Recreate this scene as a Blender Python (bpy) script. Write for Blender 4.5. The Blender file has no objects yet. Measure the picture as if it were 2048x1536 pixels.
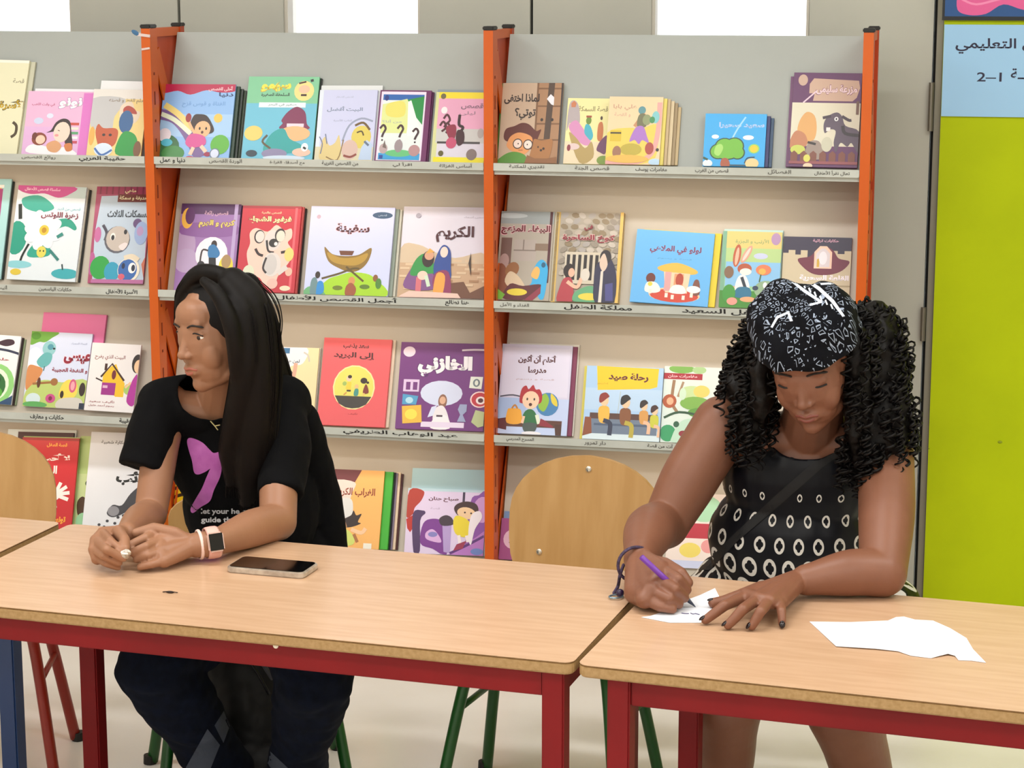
import bpy, bmesh, math, random
from mathutils import Vector as V, Matrix, noise
from mathutils.bvhtree import BVHTree
from mathutils.geometry import tessellate_polygon
random.seed(7)
SC = bpy.context.scene
COL = SC.collection
# ---------------------------------------------------------------- camera, world, light, exposure
FPX, CH, YAW, PIT = 4300.0, 1.73, math.radians(12.6), math.radians(10.77)
cam = bpy.data.cameras.new('camera'); cam.sensor_width = 36; cam.lens = FPX / 2048 * 36
cam.clip_start = .05
co = bpy.data.objects.new('camera', cam); COL.objects.link(co); SC.camera = co
co.location = (0, 0, CH); co.rotation_euler = (math.pi / 2 - PIT, 0, YAW)
world = bpy.data.worlds.new('sky'); SC.world = world; world.use_nodes = True
bg = world.node_tree.nodes['Background']; bg.inputs[0].default_value = (.93, .97, 1, 1); bg.inputs[1].default_value = 3.0
vs = SC.view_settings; vs.view_transform = 'Standard'; vs.look = 'None'; vs.gamma = 1; vs.use_curve_mapping = False
vs.exposure = -0.27
def area(loc, sx, sy, power, col=(1, .99, .97), rot=(0, 0, 0)):
    l = bpy.data.lights.new('ceiling_lamp_light', 'AREA'); l.shape = 'RECTANGLE'; l.size = sx; l.size_y = sy; l.energy = power; l.color = col
    o = bpy.data.objects.new('ceiling_lamp_light', l); o.location = loc; o.rotation_euler = rot; COL.objects.link(o); return o
LAMPS = [(-2.9, 1.2), (-.9, 1.2), (1.1, 1.2), (-2.9, 3.4), (-.9, 3.4), (1.1, 3.4), (-2.9, -1), (-.9, -1), (1.1, -1)]
for (x, y) in LAMPS: area((x, y, 2.83), 1.2, .3, 29)
area((-1, -2.9, 1.6), 5, 1.6, 17, (.9, .95, 1), (math.pi / 2, 0, 0))     # added fill light behind the camera, no window is built there

# ---------------------------------------------------------------- helpers
_fw = V((-math.sin(YAW) * math.cos(PIT), math.cos(YAW) * math.cos(PIT), -math.sin(PIT)))
_rt = V((math.cos(YAW), math.sin(YAW), 0)); _up = _rt.cross(_fw); CAMP = V((0, 0, CH))
def ray(x, y): return _fw + _rt * ((x - 1024) / FPX) - _up * ((y - 768) / FPX)
def atZ(x, y, z): d = ray(x, y); return CAMP + d * ((z - CH) / d.z)
def atY(x, y, Y): d = ray(x, y); return CAMP + d * (Y / d.y)
def atPl(x, y, p, n): d = ray(x, y); return CAMP + d * ((p - CAMP).dot(n) / d.dot(n))
def lin(c):
    if isinstance(c, str):
        c = c.lstrip('#')
        if len(c) == 3: c = ''.join(q * 2 for q in c)
        c = [int(c[i:i + 2], 16) / 255 for i in (0, 2, 4)]
    else: c = [q / 255 for q in c]
    return tuple(q / 12.92 if q <= .04045 else ((q + .055) / 1.055) ** 2.4 for q in c) + (1.0,)
MATS = {}
def mat(name, col, rough=.5, metal=0, col2=None, scale=20, bump=0, bscale=200, coat=0, stretch=(1, 1, 1), spec=.5, sheen=0, trans=0, emis=None):
    if name in MATS: return MATS[name]
    m = bpy.data.materials.new(name); m.use_nodes = True; nt = m.node_tree; N = nt.nodes; L = nt.links
    b = N['Principled BSDF']; b.inputs['Roughness'].default_value = rough; b.inputs['Metallic'].default_value = metal
    b.inputs['Coat Weight'].default_value = coat; b.inputs['Specular IOR Level'].default_value = spec
    b.inputs['Sheen Weight'].default_value = sheen; b.inputs['Transmission Weight'].default_value = trans
    b.inputs['Base Color'].default_value = lin(col)
    tc = N.new('ShaderNodeTexCoord'); mp = N.new('ShaderNodeMapping'); mp.inputs['Scale'].default_value = stretch
    L.new(tc.outputs['Object'], mp.inputs[0])
    if col2:
        n = N.new('ShaderNodeTexNoise'); n.inputs['Scale'].default_value = scale; n.inputs['Detail'].default_value = 6; L.new(mp.outputs[0], n.inputs[0])
        r = N.new('ShaderNodeValToRGB'); r.color_ramp.elements[0].position = .35; r.color_ramp.elements[1].position = .65
        r.color_ramp.elements[0].color = lin(col); r.color_ramp.elements[1].color = lin(col2)
        L.new(n.outputs[0], r.inputs[0]); L.new(r.outputs[0], b.inputs['Base Color'])
    if bump:
        n2 = N.new('ShaderNodeTexNoise'); n2.inputs['Scale'].default_value = bscale; n2.inputs['Detail'].default_value = 4; L.new(mp.outputs[0], n2.inputs[0])
        bp = N.new('ShaderNodeBump'); bp.inputs['Strength'].default_value = bump; bp.inputs['Distance'].default_value = .002
        L.new(n2.outputs[0], bp.inputs['Height']); L.new(bp.outputs[0], b.inputs['Normal'])
    if emis: b.inputs['Emission Color'].default_value = lin(col); b.inputs['Emission Strength'].default_value = emis
    MATS[name] = m; return m
def print_mat(name='printed cover', rough=.38):
    if name in MATS: return MATS[name]
    m = bpy.data.materials.new(name); m.use_nodes = True; nt = m.node_tree
    a = nt.nodes.new('ShaderNodeAttribute'); a.attribute_name = 'Col'; b = nt.nodes['Principled BSDF']
    nt.links.new(a.outputs['Color'], b.inputs['Base Color']); b.inputs['Roughness'].default_value = rough
    MATS[name] = m; return m
class G:
    """verts, faces, per-face colour"""
    def __init__(s): s.v = []; s.f = []; s.c = []
    def add(s, vs, fs, c=None):
        o = len(s.v); s.v += [V(p) for p in vs]; s.f += [tuple(i + o for i in f) for f in fs]; s.c += [c] * len(fs); return s
    def box(s, c, d, R=None, col=None):
        x, y, z = (q / 2 for q in d); P = [V((i * x, j * y, k * z)) for k in (-1, 1) for j in (-1, 1) for i in (-1, 1)]
        if R is not None: P = [R @ p for p in P]
        c = V(c); return s.add([c + p for p in P], [(0, 2, 3, 1), (4, 5, 7, 6), (0, 1, 5, 4), (2, 6, 7, 3), (0, 4, 6, 2), (1, 3, 7, 5)], col)
    def tube(s, pts, rad, n=12, cap=True, round_=False, flat=1.0, up=None, col=None):
        pts = [V(p) for p in pts]
        if not isinstance(rad, (list, tuple)): rad = [rad] * len(pts)
        rad = list(rad)
        if round_:   # hemispherical ends
            a, b = pts[0], pts[-1]; d0 = (pts[0] - pts[1]).normalized(); d1 = (pts[-1] - pts[-2]).normalized()
            P0 = []; R0 = []; P1 = []; R1 = []
            for k in range(4):
                t = math.pi / 2 * (k + .5) / 4.5
                P1.append(b + d1 * rad[-1] * math.sin(t)); R1.append(rad[-1] * math.cos(t))
                P0.insert(0, a + d0 * rad[0] * math.sin(t)); R0.insert(0, rad[0] * math.cos(t))
            pts = P0 + pts + P1; rad = R0 + rad + R1
        vs = []; fs = []; m = len(pts); prev = None
        for i, p in enumerate(pts):
            t = (pts[min(i + 1, m - 1)] - pts[max(i - 1, 0)])
            t = t.normalized() if t.length > 1e-9 else V((0, 0, 1))
            if prev is None:
                u = up or (V((0, 0, 1)) if abs(t.z) < .9 else V((1, 0, 0))); u = (V(u) - t * t.dot(V(u))).normalized()
            else:
                u = prev - t * t.dot(prev); u = u.normalized() if u.length > 1e-6 else prev
            prev = u; w = t.cross(u)
            for k in range(n):
                a = 2 * math.pi * k / n; vs.append(p + u * (math.cos(a) * rad[i] * flat) + w * (math.sin(a) * rad[i]))
        for i in range(m - 1):
            for k in range(n):
                fs.append((i * n + k, i * n + (k + 1) % n, (i + 1) * n + (k + 1) % n, (i + 1) * n + k))
        if cap: fs.append(tuple(range(n))[::-1]); fs.append(tuple(range((m - 1) * n, m * n)))
        return s.add(vs, fs, col)
    def ell(s, c, r, R=None, n=20, m=12, col=None):
        c = V(c); vs = []; fs = []
        if not isinstance(r, (list, tuple)): r = (r, r, r)
        for i in range(m + 1):
            a = math.pi * i / m
            for k in range(n):
                b = 2 * math.pi * k / n
                p = V((math.sin(a) * math.cos(b) * r[0], math.sin(a) * math.sin(b) * r[1], math.cos(a) * r[2]))
                if i in (0, m) and k: continue
                vs.append(c + (R @ p if R is not None else p))
        idx = lambda i, k: 0 if i == 0 else (1 + (m - 1) * n if i == m else 1 + (i - 1) * n + k % n)
        for i in range(m):
            for k in range(n):
                q = (idx(i, k), idx(i + 1, k), idx(i + 1, k + 1), idx(i, k + 1)); q2 = []
                for t in q:
                    if t not in q2: q2.append(t)
                fs.append(tuple(q2))
        return s.add(vs, fs, col)
    def cone(s, a, b, ra, rb, n=16): # capsule with rounded ends
        return s.tube([a, V(a).lerp(V(b), .5), b], [ra, (ra + rb) / 2, rb], n, True, True)
    def prism(s, poly, z0, z1, ax='z', col=None):
        n = len(poly)
        def pt(p, z): return {'z': (p[0], p[1], z), 'y': (p[0], z, p[1]), 'x': (z, p[0], p[1])}[ax]
        vs = [pt(p, z0) for p in poly] + [pt(p, z1) for p in poly]
        return s.add(vs, [tuple(range(n))[::-1], tuple(range(n, 2 * n))] + [(i, (i + 1) % n, n + (i + 1) % n, n + i) for i in range(n)], col)
def to_mesh(name, g, m=None, smooth=False, bevel=0, seg=2):
    me = bpy.data.meshes.new(name); me.from_pydata([tuple(p) for p in g.v], [], g.f)
    if any(c is not None for c in g.c):
        at = me.color_attributes.new('Col', 'FLOAT_COLOR', 'CORNER'); cache = {}; buf = []
        for f, c in zip(g.f, g.c):
            if c not in cache: cache[c] = lin(c or 'ffffff')
            buf += list(cache[c]) * len(f)
        at.data.foreach_set('color', buf)
    if bevel:
        bm = bmesh.new(); bm.from_mesh(me); bmesh.ops.remove_doubles(bm, verts=bm.verts, dist=1e-6)
        bmesh.ops.recalc_face_normals(bm, faces=bm.faces)
        es = [e for e in bm.edges if len(e.link_faces) == 2 and e.calc_face_angle(0) > .6]
        bmesh.ops.bevel(bm, geom=es, offset=bevel, segments=seg, affect='EDGES', clamp_overlap=True); bm.to_mesh(me); bm.free()
    if smooth: me.shade_smooth()
    if m: me.materials.append(m)
    return me
def root_of(o):
    while o.parent: o = o.parent
    return o
def obj(name, g, m=None, parent=None, smooth=False, bevel=0, local=False, label=None, kind=None, seg=2):
    if not isinstance(g, bpy.types.Mesh):
        me = to_mesh(name, g, m, smooth, bevel, seg)
    else: me = g
    if parent and not local:
        me.transform(root_of(parent).matrix_basis.inverted())
    o = bpy.data.objects.new(name, me); COL.objects.link(o); o.parent = parent
    if label: o['label'] = label
    if kind: o['kind'] = kind
    return o
def tag(o, label, cat, group=None):
    o['label'] = label; o['category'] = cat
    if group: o['group'] = group
    return o
def thing(name, label, cat, loc=(0, 0, 0), rz=0, group=None, M=None):
    o = bpy.data.objects.new(name, None); COL.objects.link(o); o.empty_display_size = .05
    o.matrix_basis = M if M is not None else Matrix.Translation(V(loc)) @ Matrix.Rotation(rz, 4, 'Z')
    return tag(o, label, cat, group)
def remesh(g, voxel, it=4, fac=.5):
    me = bpy.data.meshes.new('t'); me.from_pydata([tuple(p) for p in g.v], [], g.f)
    bm = bmesh.new(); bm.from_mesh(me); bmesh.ops.recalc_face_normals(bm, faces=bm.faces); bm.to_mesh(me); bm.free()
    o = bpy.data.objects.new('t', me); COL.objects.link(o)
    r = o.modifiers.new('r', 'REMESH'); r.mode = 'VOXEL'; r.voxel_size = voxel; r.use_smooth_shade = True
    if it: s = o.modifiers.new('s', 'SMOOTH'); s.iterations = it; s.factor = fac
    dg = bpy.context.evaluated_depsgraph_get(); dg.update(); ev = o.evaluated_get(dg)
    out = bpy.data.meshes.new_from_object(ev); bpy.data.objects.remove(o); bpy.data.meshes.remove(me)
    out.shade_smooth(); return out
def displace(me, fn):
    ns = [v.normal.copy() for v in me.vertices]
    for v, n in zip(me.vertices, ns): v.co += n * fn(v.co)
def cut(me, keep):
    bm = bmesh.new(); bm.from_mesh(me); bmesh.ops.delete(bm, geom=[v for v in bm.verts if not keep(v.co)], context='VERTS')
    for _ in range(6):
        mv = {}
        for v in bm.verts:
            if v.is_boundary:
                nb = [e.other_vert(v).co for e in v.link_edges if e.is_boundary]
                if len(nb) == 2: mv[v] = v.co * .4 + (nb[0] + nb[1]) * .3
        for v, c in mv.items(): v.co = c
    bm.to_mesh(me); bm.free(); return me
def solid(me, t):
    g = G(); me.calc_loop_triangles(); ns = [v.normal.copy() for v in me.vertices]; n = len(ns)
    vs = [v.co.copy() for v in me.vertices] + [v.co - q * t for v, q in zip(me.vertices, ns)]
    fs = [tuple(p.vertices) for p in me.polygons]; cnt = {}
    for f in fs:
        for i in range(len(f)):
            a, b = f[i], f[(i + 1) % len(f)]; cnt[(a, b)] = 1
    out = fs + [tuple(i + n for i in f)[::-1] for f in fs]
    for (a, b) in cnt:
        if (b, a) not in cnt: out.append((b, a, a + n, b + n))
    g.add(vs, out); m2 = to_mesh('s', g, None, True); return m2
# ---- arabic shaping with the built-in font
_T = {}
for it in 'ء,FE80,1 آ,FE81,2 أ,FE83,2 ؤ,FE85,2 إ,FE87,2 ئ,FE89,4 ا,FE8D,2 ب,FE8F,4 ة,FE93,2 ت,FE95,4 ث,FE99,4 ج,FE9D,4 ح,FEA1,4 خ,FEA5,4 د,FEA9,2 ذ,FEAB,2 ر,FEAD,2 ز,FEAF,2 س,FEB1,4 ش,FEB5,4 ص,FEB9,4 ض,FEBD,4 ط,FEC1,4 ظ,FEC5,4 ع,FEC9,4 غ,FECD,4 ف,FED1,4 ق,FED5,4 ك,FED9,4 ل,FEDD,4 م,FEE1,4 ن,FEE5,4 ه,FEE9,4 و,FEED,2 ى,FEEF,2 ي,FEF1,4'.split():
    ch, iso, n = it.split(','); iso = int(iso, 16); _T[ch] = (iso, iso + 1, iso + 2 if n == '4' else None, iso + 3 if n == '4' else None)
_T['ء'] = (0xFE80, None, None, None); _T['ـ'] = (0x640,) * 4
_LA = {'آ': 0xFEF5, 'أ': 0xFEF7, 'إ': 0xFEF9, 'ا': 0xFEFB}
def shape(s):
    if not any(c in _T for c in s): return s
    out = []; i = 0; prev = False
    while i < len(s):
        c = s[i]
        if c == 'ل' and i + 1 < len(s) and s[i + 1] in _LA:
            out.append(chr(_LA[s[i + 1]] + (1 if prev else 0))); prev = False; i += 2; continue
        if c in _T:
            f = _T[c]; nx = i + 1 < len(s) and s[i + 1] in _T and _T[s[i + 1]][1] is not None and f[2] is not None
            if f[1] is None: prev = False
            out.append(chr(f[(3 if nx else 1) if prev else (2 if nx else 0)])); prev = nx
        else: out.append(c); prev = False
        i += 1
    return ''.join(reversed(out))
_TX = {}
def text_geo(s, bold=.012):
    """flat glyph triangles normalised to x 0..1, y 0..1 (and the aspect)"""
    k = (s, bold)
    if k not in _TX:
        cu = bpy.data.curves.new('t', 'FONT'); cu.body = shape(s); cu.offset = bold; cu.resolution_u = 3; cu.fill_mode = 'FRONT'
        o = bpy.data.objects.new('t', cu); COL.objects.link(o)
        dg = bpy.context.evaluated_depsgraph_get(); me = bpy.data.meshes.new_from_object(o.evaluated_get(dg))
        vs = [v.co.copy() for v in me.vertices]; fs = [tuple(p.vertices) for p in me.polygons]
        bpy.data.objects.remove(o); bpy.data.curves.remove(cu); bpy.data.meshes.remove(me)
        x0 = min(v.x for v in vs); x1 = max(v.x for v in vs); y0 = min(v.y for v in vs); y1 = max(v.y for v in vs)
        _TX[k] = ([((v.x - x0) / (x1 - x0), (v.y - y0) / (y1 - y0)) for v in vs], fs)
    return _TX[k]
class Art:
    """flat print: layered shapes on a sheet; x right 0..100, y down 0..100"""
    def __init__(s, w, h, bgc='ffffff', step=.00005):
        s.w = w; s.h = h; s.g = G(); s.k = 0; s.step = step; s.r(0, 0, 100, 100, bgc)
    def q(s, x, y): x = min(100, max(0, x)); y = min(100, max(0, y)); return (x / 100 * s.w, (1 - y / 100) * s.h, s.k * s.step)
    def poly(s, pts, c):
        s.k += 1; P = [V(s.q(*p)) for p in pts]
        tr = tessellate_polygon([P]); out = []
        for t in tr:
            n = (P[t[1]] - P[t[0]]).cross(P[t[2]] - P[t[0]])
            if abs(n.z) < 1e-12: continue
            out.append(t if n.z > 0 else (t[0], t[2], t[1]))
        s.g.add(P, out, c)
    def r(s, x0, y0, x1, y1, c): s.poly([(x0, y0), (x1, y0), (x1, y1), (x0, y1)], c)
    def e(s, cx, cy, rx, ry, c, rot=0, n=18):
        a = math.radians(rot); ar = s.w / s.h; pts = []
        for k in range(n):
            t = 2 * math.pi * k / n; x = rx * math.cos(t); y = ry * math.sin(t)
            pts.append((cx + x * math.cos(a) - y * math.sin(a) / ar, cy + x * math.sin(a) * ar + y * math.cos(a)))
        s.poly(pts, c)
    def _p(s, t): 
        z = [float(q) for q in t.replace(',', ' ').split()]; return list(zip(z[::2], z[1::2]))
    def sm(s, P, closed, k=4):
        n = len(P); out = []
        for i in range(n if closed else n - 1):
            g = (lambda j: P[j % n]) if closed else (lambda j: P[min(max(j, 0), n - 1)])
            p0, p1, p2, p3 = g(i - 1), g(i), g(i + 1), g(i + 2)
            for j in range(k):
                t = j / k
                out.append(tuple(.5 * (2 * b + (c - a) * t + (2 * a - 5 * b + 4 * c - d) * t * t + (3 * b - a - 3 * c + d) * t ** 3) for a, b, c, d in zip(p0, p1, p2, p3)))
        if not closed: out.append(P[-1])
        return out
    def p(s, t, c, smooth=False):
        P = s._p(t); s.poly(s.sm(P, True) if smooth else P, c)
    def l(s, t, w, c, smooth=True):
        P = s._p(t); P = s.sm(P, False) if smooth and len(P) > 2 else P
        ar = s.w / s.h; A = []; B = []
        for i, p in enumerate(P):
            a = P[max(i - 1, 0)]; b = P[min(i + 1, len(P) - 1)]; dx = (b[0] - a[0]) * ar; dy = b[1] - a[1]; L = math.hypot(dx, dy) or 1
            nx, ny = -dy / L * w / 2 / ar, dx / L * w / 2; A.append((p[0] + nx, p[1] + ny)); B.append((p[0] - nx, p[1] - ny))
        s.k += 1; n = len(P); vs = [V(s.q(*a)) for a in A] + [V(s.q(*b)) for b in B]
        s.g.add(vs, [(n + i, n + i + 1, i + 1, i) for i in range(n - 1)], c)
    def t(s, txt, cx, cy, w, h, c, bold=.012, rot=0, out=None):
        if out: s.t(txt, cx, cy, w + 2, h + 1.5, out, bold + .03, rot)
        vs, fs = text_geo(txt, bold); s.k += 1; a = math.radians(rot); ar = s.w / s.h; P = []
        for (x, y) in vs:
            X = (x - .5) * w; Y = -(y - .5) * h
            P.append(V(s.q(cx + X * math.cos(a) - Y * math.sin(a) / ar, cy + X * math.sin(a) * ar + Y * math.cos(a))))
        s.g.add(P, fs, c)
    def face(s, x, y, r, hair='2b1a14', skin='f2c49b', rx=None):
        rx = rx or r * s.h / s.w
        s.e(x, y - r * .25, rx * 1.15, r * 1.1, hair); s.e(x, y + r * .12, rx * .92, r * .85, skin)
        s.e(x - rx * .35, y, rx * .1, r * .13, '221511'); s.e(x + rx * .35, y, rx * .1, r * .13, '221511'); s.l(f'{x-rx*.25},{y+r*.4} {x},{y+r*.52} {x+rx*.25},{y+r*.4}', r * .1, 'a0403a')
# ---------------------------------------------------------------- the room shell
RY, RACKD, WY = 5.2, .24, 5.62          # rack front, rack depth, back wall
XL, XR, YB, ZC = -4.2, 2.6, -3.0, 2.85
def struct(name, g, m, bevel=0, parent=None, smooth=False):
    o = obj(name, g, m, parent, smooth, bevel)
    if not parent: o['kind'] = 'structure'
    return o
m_floor = mat('pale vinyl floor', 'f6f2ec', .25, 0, 'eee9e1', 3, .03, 90)
m_wallg = mat('grey painted panel', 'bcbcb2', .55, 0, 'b6b6ac', 2.5)
m_wallw = mat('off white wall paint', 'd9d4c8', .8, 0, 'd2ccbf', 3, .1, 150)
m_lime = mat('lime green wall paint', 'b6c800', .6, 0, 'aec000', 4, .08, 120, spec=.2)
m_black = mat('black gap', '12100f', .7)
struct('floor', G().box(((XL + XR) / 2, (YB + WY) / 2, -.05), (XR - XL + .4, WY - YB + .6, .1)), m_floor)
struct('ceiling', G().box(((XL + XR) / 2, (YB + WY) / 2, ZC + .05), (XR - XL + .4, WY - YB + .6, .1)), mat('white ceiling', 'e6e3da', .9))
struct('wall_left', G().box((XL - .05, (YB + WY) / 2, ZC / 2), (.1, WY - YB, ZC)), m_wallw)
struct('wall_right', G().box((XR + .05, (YB + WY) / 2, ZC / 2), (.1, WY - YB, ZC)), m_wallw)
struct('wall_front', G().box(((XL + XR) / 2, YB - .05, ZC / 2), (XR - XL, .1, ZC)), m_wallw)
# back wall: grey wall panels, each with a window
X1 = atY(358, 30, WY).x; X2 = atY(1063, 30, WY).x; X3 = atY(1871, 60, WY).x; X3b = atY(1885, 60, WY).x
ZB = 1.45; ZT = 2.25                     # window sill and head
wins = [(atY(-130, 60, WY).x, atY(143, 60, WY).x), (atY(567, 60, WY).x, atY(840, 60, WY).x), (atY(1302, 60, WY).x, atY(1618, 60, WY).x)]
panels = [(X1 - (X2 - X1) - .02, X1 - .004), (X1 + .004, X2 - .004), (X2 + .004, X3 - .005)]
wb = G(); T = .08
def panel_geo(x0, x1, w):
    g = G()
    for (a, b, c, d) in ((x0, w[0], 0, ZC), (w[1], x1, 0, ZC), (w[0], w[1], 0, ZB), (w[0], w[1], ZT, ZC)):
        g.box(((a + b) / 2, WY + T / 2, (c + d) / 2), (b - a, T, d - c))
    return g
wroot = struct('wall_back', G().box(((XL + panels[0][0]) / 2, WY + T / 2, ZC / 2), (panels[0][0] - XL, T, ZC)), m_wallg)
for i, ((x0, x1), w) in enumerate(zip(panels, wins)):
    struct('wall_panel', panel_geo(x0, x1, w), m_wallg, 0, wroot)
    fr = G(); e = .009
    for (a, b, c, d) in ((w[0], w[0] + e, ZB, ZT), (w[1] - e, w[1], ZB, ZT), (w[0], w[1], ZB, ZB + e), (w[0], w[1], ZT - e, ZT)):
        fr.box(((a + b) / 2, WY + T / 2 + .01, (c + d) / 2), (b - a, T, d - c))
    wo = struct('window_%d' % (i + 1), fr, mat('pale window frame', 'd6d0c4', .5), .002)
    obj('pane', G().box(((w[0] + w[1]) / 2, WY + T * .7, (ZB + ZT) / 2), (w[1] - w[0] - 2 * e, .006, ZT - ZB - 2 * e)), mat('window glass', 'ffffff', .02, trans=1), wo)
for x in (X1, X2, X3):                    # dark joints between the panels
    struct('panel_joint', G().box((x, WY + .045, ZC / 2), (.007 if x == X3 else .012, .05, ZC)), m_black, 0, wroot)
tr = struct('trim_1', G().box(((X3 + X3b) / 2 + .004, WY + .03, ZC / 2), (X3b - X3, .08, ZC)), mat('grey door frame', '8f8b7d', .5), .002)
for y0, y1 in ((165, 262), (615, 682)):   # hinges on the grey frame
    a = atY(1866, y0, WY - .01); b = atY(1862, y1, WY - .01); X = X3 - .004
    obj('hinge', G().tube([(X, WY - .012, a.z), (X, WY - .012, b.z)], .007, 10), mat('hinge steel', '7d786c', .4, .6), tr)
LX = atY(1889, 30, WY - .03).x
lw = struct('wall_lime', G().box(((LX + XR) / 2, WY + .02, ZC / 2), (XR - LX, .1, ZC)), m_lime)
for x, y, r in ((2000, 884, .006), (1858, 897, .002)):   # small dents in the paint
    p = atY(x, y, WY - .031); obj('wall_dent', G().ell(p, (r, .002, r * .6), n=10, m=6), mat('dark lime dent', '8a9a10', .7), lw)
# left neighbour post and lamps on the ceiling
for k, (x, y) in enumerate(LAMPS):
    side = {-2.9: 'left', -.9: 'centre', 1.1: 'right'}[x]; row = {1.2: 'middle row before the tables', 3.4: 'row over the tables', -1: 'row nearest the front wall'}[y]
    t = thing('ceiling_lamp', 'long white ceiling lamp, %s one of the %s' % (side, row), 'lamp', (x, y, 2.85), 0, 'ceiling lamps')
    obj('lamp_housing', G().box((x, y, 2.842), (1.26, .36, .016)), mat('white lamp housing', 'f4f4f0', .4), t, bevel=.003)
    obj('diffuser', G().box((x, y, 2.833), (1.2, .3, .004)), mat('lit diffuser', 'ffffff', .4, emis=2.0), t)
# signs on the lime wall
SY = WY - .034
def sign(name, label, cat, x0, y0, x1, y1, art_fn, th=.003, frame=None):
    a = atY(x0, y0, SY); b = atY(x1, y1, SY); w = b.x - a.x; h = a.z - b.z
    M = Matrix(((1, 0, 0, a.x), (0, 0, -1, SY), (0, 1, 0, b.z), (0, 0, 0, 1)))
    t = thing(name, label, cat, M=M); obj('sheet', G().box((w / 2, h / 2, th / 2 - .0015), (w, h, th)), mat('sign sheet', 'e8eef5', .5) if not frame else frame, t, local=True)
    A = Art(w, h, 'a0cdf0'); art_fn(A); me = to_mesh('print', A.g, print_mat('printed sign', .5))
    me.transform(Matrix.Translation((0, 0, th - .001))); obj('print', me, None, t, local=True); return t
def art_sign(A):
    A.r(0, 0, 100, 100, '9ccaf0')
    A.t('المستوى التعليمي', 45, 23, 76, 17, '1d1b3c', .02); A.t('المجموعـــة', 60, 54.5, 40, 15, '1d1b3c', .02)
    A.t('2–1', 27.5, 56.5, 14.5, 10, '1d1b3c', .012)
sign('wall_sign', 'pale blue paper sign with dark Arabic lettering and 2-1 on the lime wall', 'sign', 1889, 49, 2225, 237, art_sign)
def art_poster(A):
    A.r(0, 0, 100, 100, '1d4f8c'); A.r(0, 97, 100, 100, '14191c'); A.r(0, 0, 1.5, 100, '14191c')
    A.p('10,80 9,92 16,96 26,95 36,88 48,92 66,94 80,88 84,70 70,66 50,74 36,80 30,84 22,82', 'e05c9a', True)
    A.l('11,84 20,88 34,84 50,80', 1.6, 'f08cba'); A.e(46, 44, 20, 26, 'f1a7c4')
sign('wall_poster', 'dark blue poster with a pink looping shape above the blue sign', 'poster', 1894, -230, 2225, 42, art_poster, .006, mat('dark poster frame', '15191c', .5))
# ---------------------------------------------------------------- the display rack
m_or = mat('orange painted steel', 'd05c08', .42, 0, 'c85604', 3)
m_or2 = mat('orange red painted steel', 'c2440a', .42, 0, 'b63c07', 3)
m_plate = mat('bounce tinted display panel', 'c9c1b4', .5, 0, 'c3bbae', 2)  # lower tiers: grey panel with the warm bounce light mixed into its colour
m_plate0 = mat('light grey display panel', 'acb1ae', .5, 0, 'a7aca9', 2)
m_lip = mat('grey shelf lip', 'c6c9c2', .45, 0, 'bcbfb8', 14)
PX = [atY(283, 100, RY).x, atY(967, 100, RY).x, atY(1727, 80, RY).x]; PW = .024
PX = [PX[0] - (PX[1] - PX[0])] + PX
ZK = [atY(990, 341, RY).z, atY(990, 616, RY).z, atY(990, 884, RY).z]; ZK.append(ZK[2] - (ZK[0] - ZK[2]) / 2)
ZTOP = atY(978, 60, RY).z; TILT = math.radians(21); LH = .0185
rack = thing('book_display_rack', 'orange framed grey metal display rack holding picture books against the wall', 'bookcase', (PX[2], RY + .12, 0))
m_cap = mat('black plastic cap', '161312', .5)
for i, x in enumerate(PX):
    p = G().box((x + PW / 2, RY + .003, ZTOP / 2), (PW, .006, ZTOP)); p.box((x + PW - .001, RY + .026, ZTOP / 2), (.002, .044, ZTOP)); p.box((x + .001, RY + .026, ZTOP / 2), (.002, .044, ZTOP))
    post = obj('front_upright', p, m_or, rack)
    z = .1; sl = G()
    while z < ZTOP - .08:
        sl.box((x + PW + .0003, RY + .02, z), (.0012, .006, .034)); sl.box((x + PW + .0003, RY + .02, z + .062), (.0012, .007, .007)); z += .12
    obj('slot_row', sl, mat('dark slot', '7c2a08', .8), post, kind='stuff')
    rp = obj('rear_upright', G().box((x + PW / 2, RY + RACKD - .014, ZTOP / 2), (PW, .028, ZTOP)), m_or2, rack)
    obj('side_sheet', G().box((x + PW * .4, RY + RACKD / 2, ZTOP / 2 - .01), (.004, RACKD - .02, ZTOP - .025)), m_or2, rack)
    obj('top_rail', G().box((x + PW * .55, RY + RACKD / 2 + .01, ZTOP - .012), (.016, RACKD - .05, .022)), m_or, rack)
    for k in range(4):
        z0 = ZTOP - .06 - k * .34; b = G(); a, c = V((x + PW * .7, RY + .05, z0 - .0)), V((x + PW * .7, RY + RACKD - .03, z0 - .30))
        if k % 2: a.z, c.z = c.z, a.z
        d = (c - a); n = V((0, -d.z, d.y)).normalized() * .022
        b.add([a + n, a - n, c - n, c + n, a + n + V((.004, 0, 0)), a - n + V((.004, 0, 0)), c - n + V((.004, 0, 0)), c + n + V((.004, 0, 0))], [(3, 2, 1, 0), (4, 5, 6, 7), (0, 1, 5, 4), (1, 2, 6, 5), (2, 3, 7, 6), (3, 0, 4, 7)])
        obj('diagonal_brace', b, m_or, rack)
    for y in (RY + .02, RY + RACKD - .014):
        obj('end_cap', G().box((x + PW / 2, y, ZTOP + .004), (PW + .004, .046 if y < RY + .1 else .034, .01)), m_cap, rack, bevel=.002)
tape = G().box((PX[1] + .008, RY - .0015, ZTOP - .018), (.034, .003, .007), Matrix.Rotation(.12, 3, 'Y'))
obj('torn_tape', G().box((PX[1] + .012, RY - .0015, ZTOP - .052), (.022, .002, .005), Matrix.Rotation(-.15, 3, 'Y')), mat('torn white tape', 'dcc8c4', .6), rack)
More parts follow.
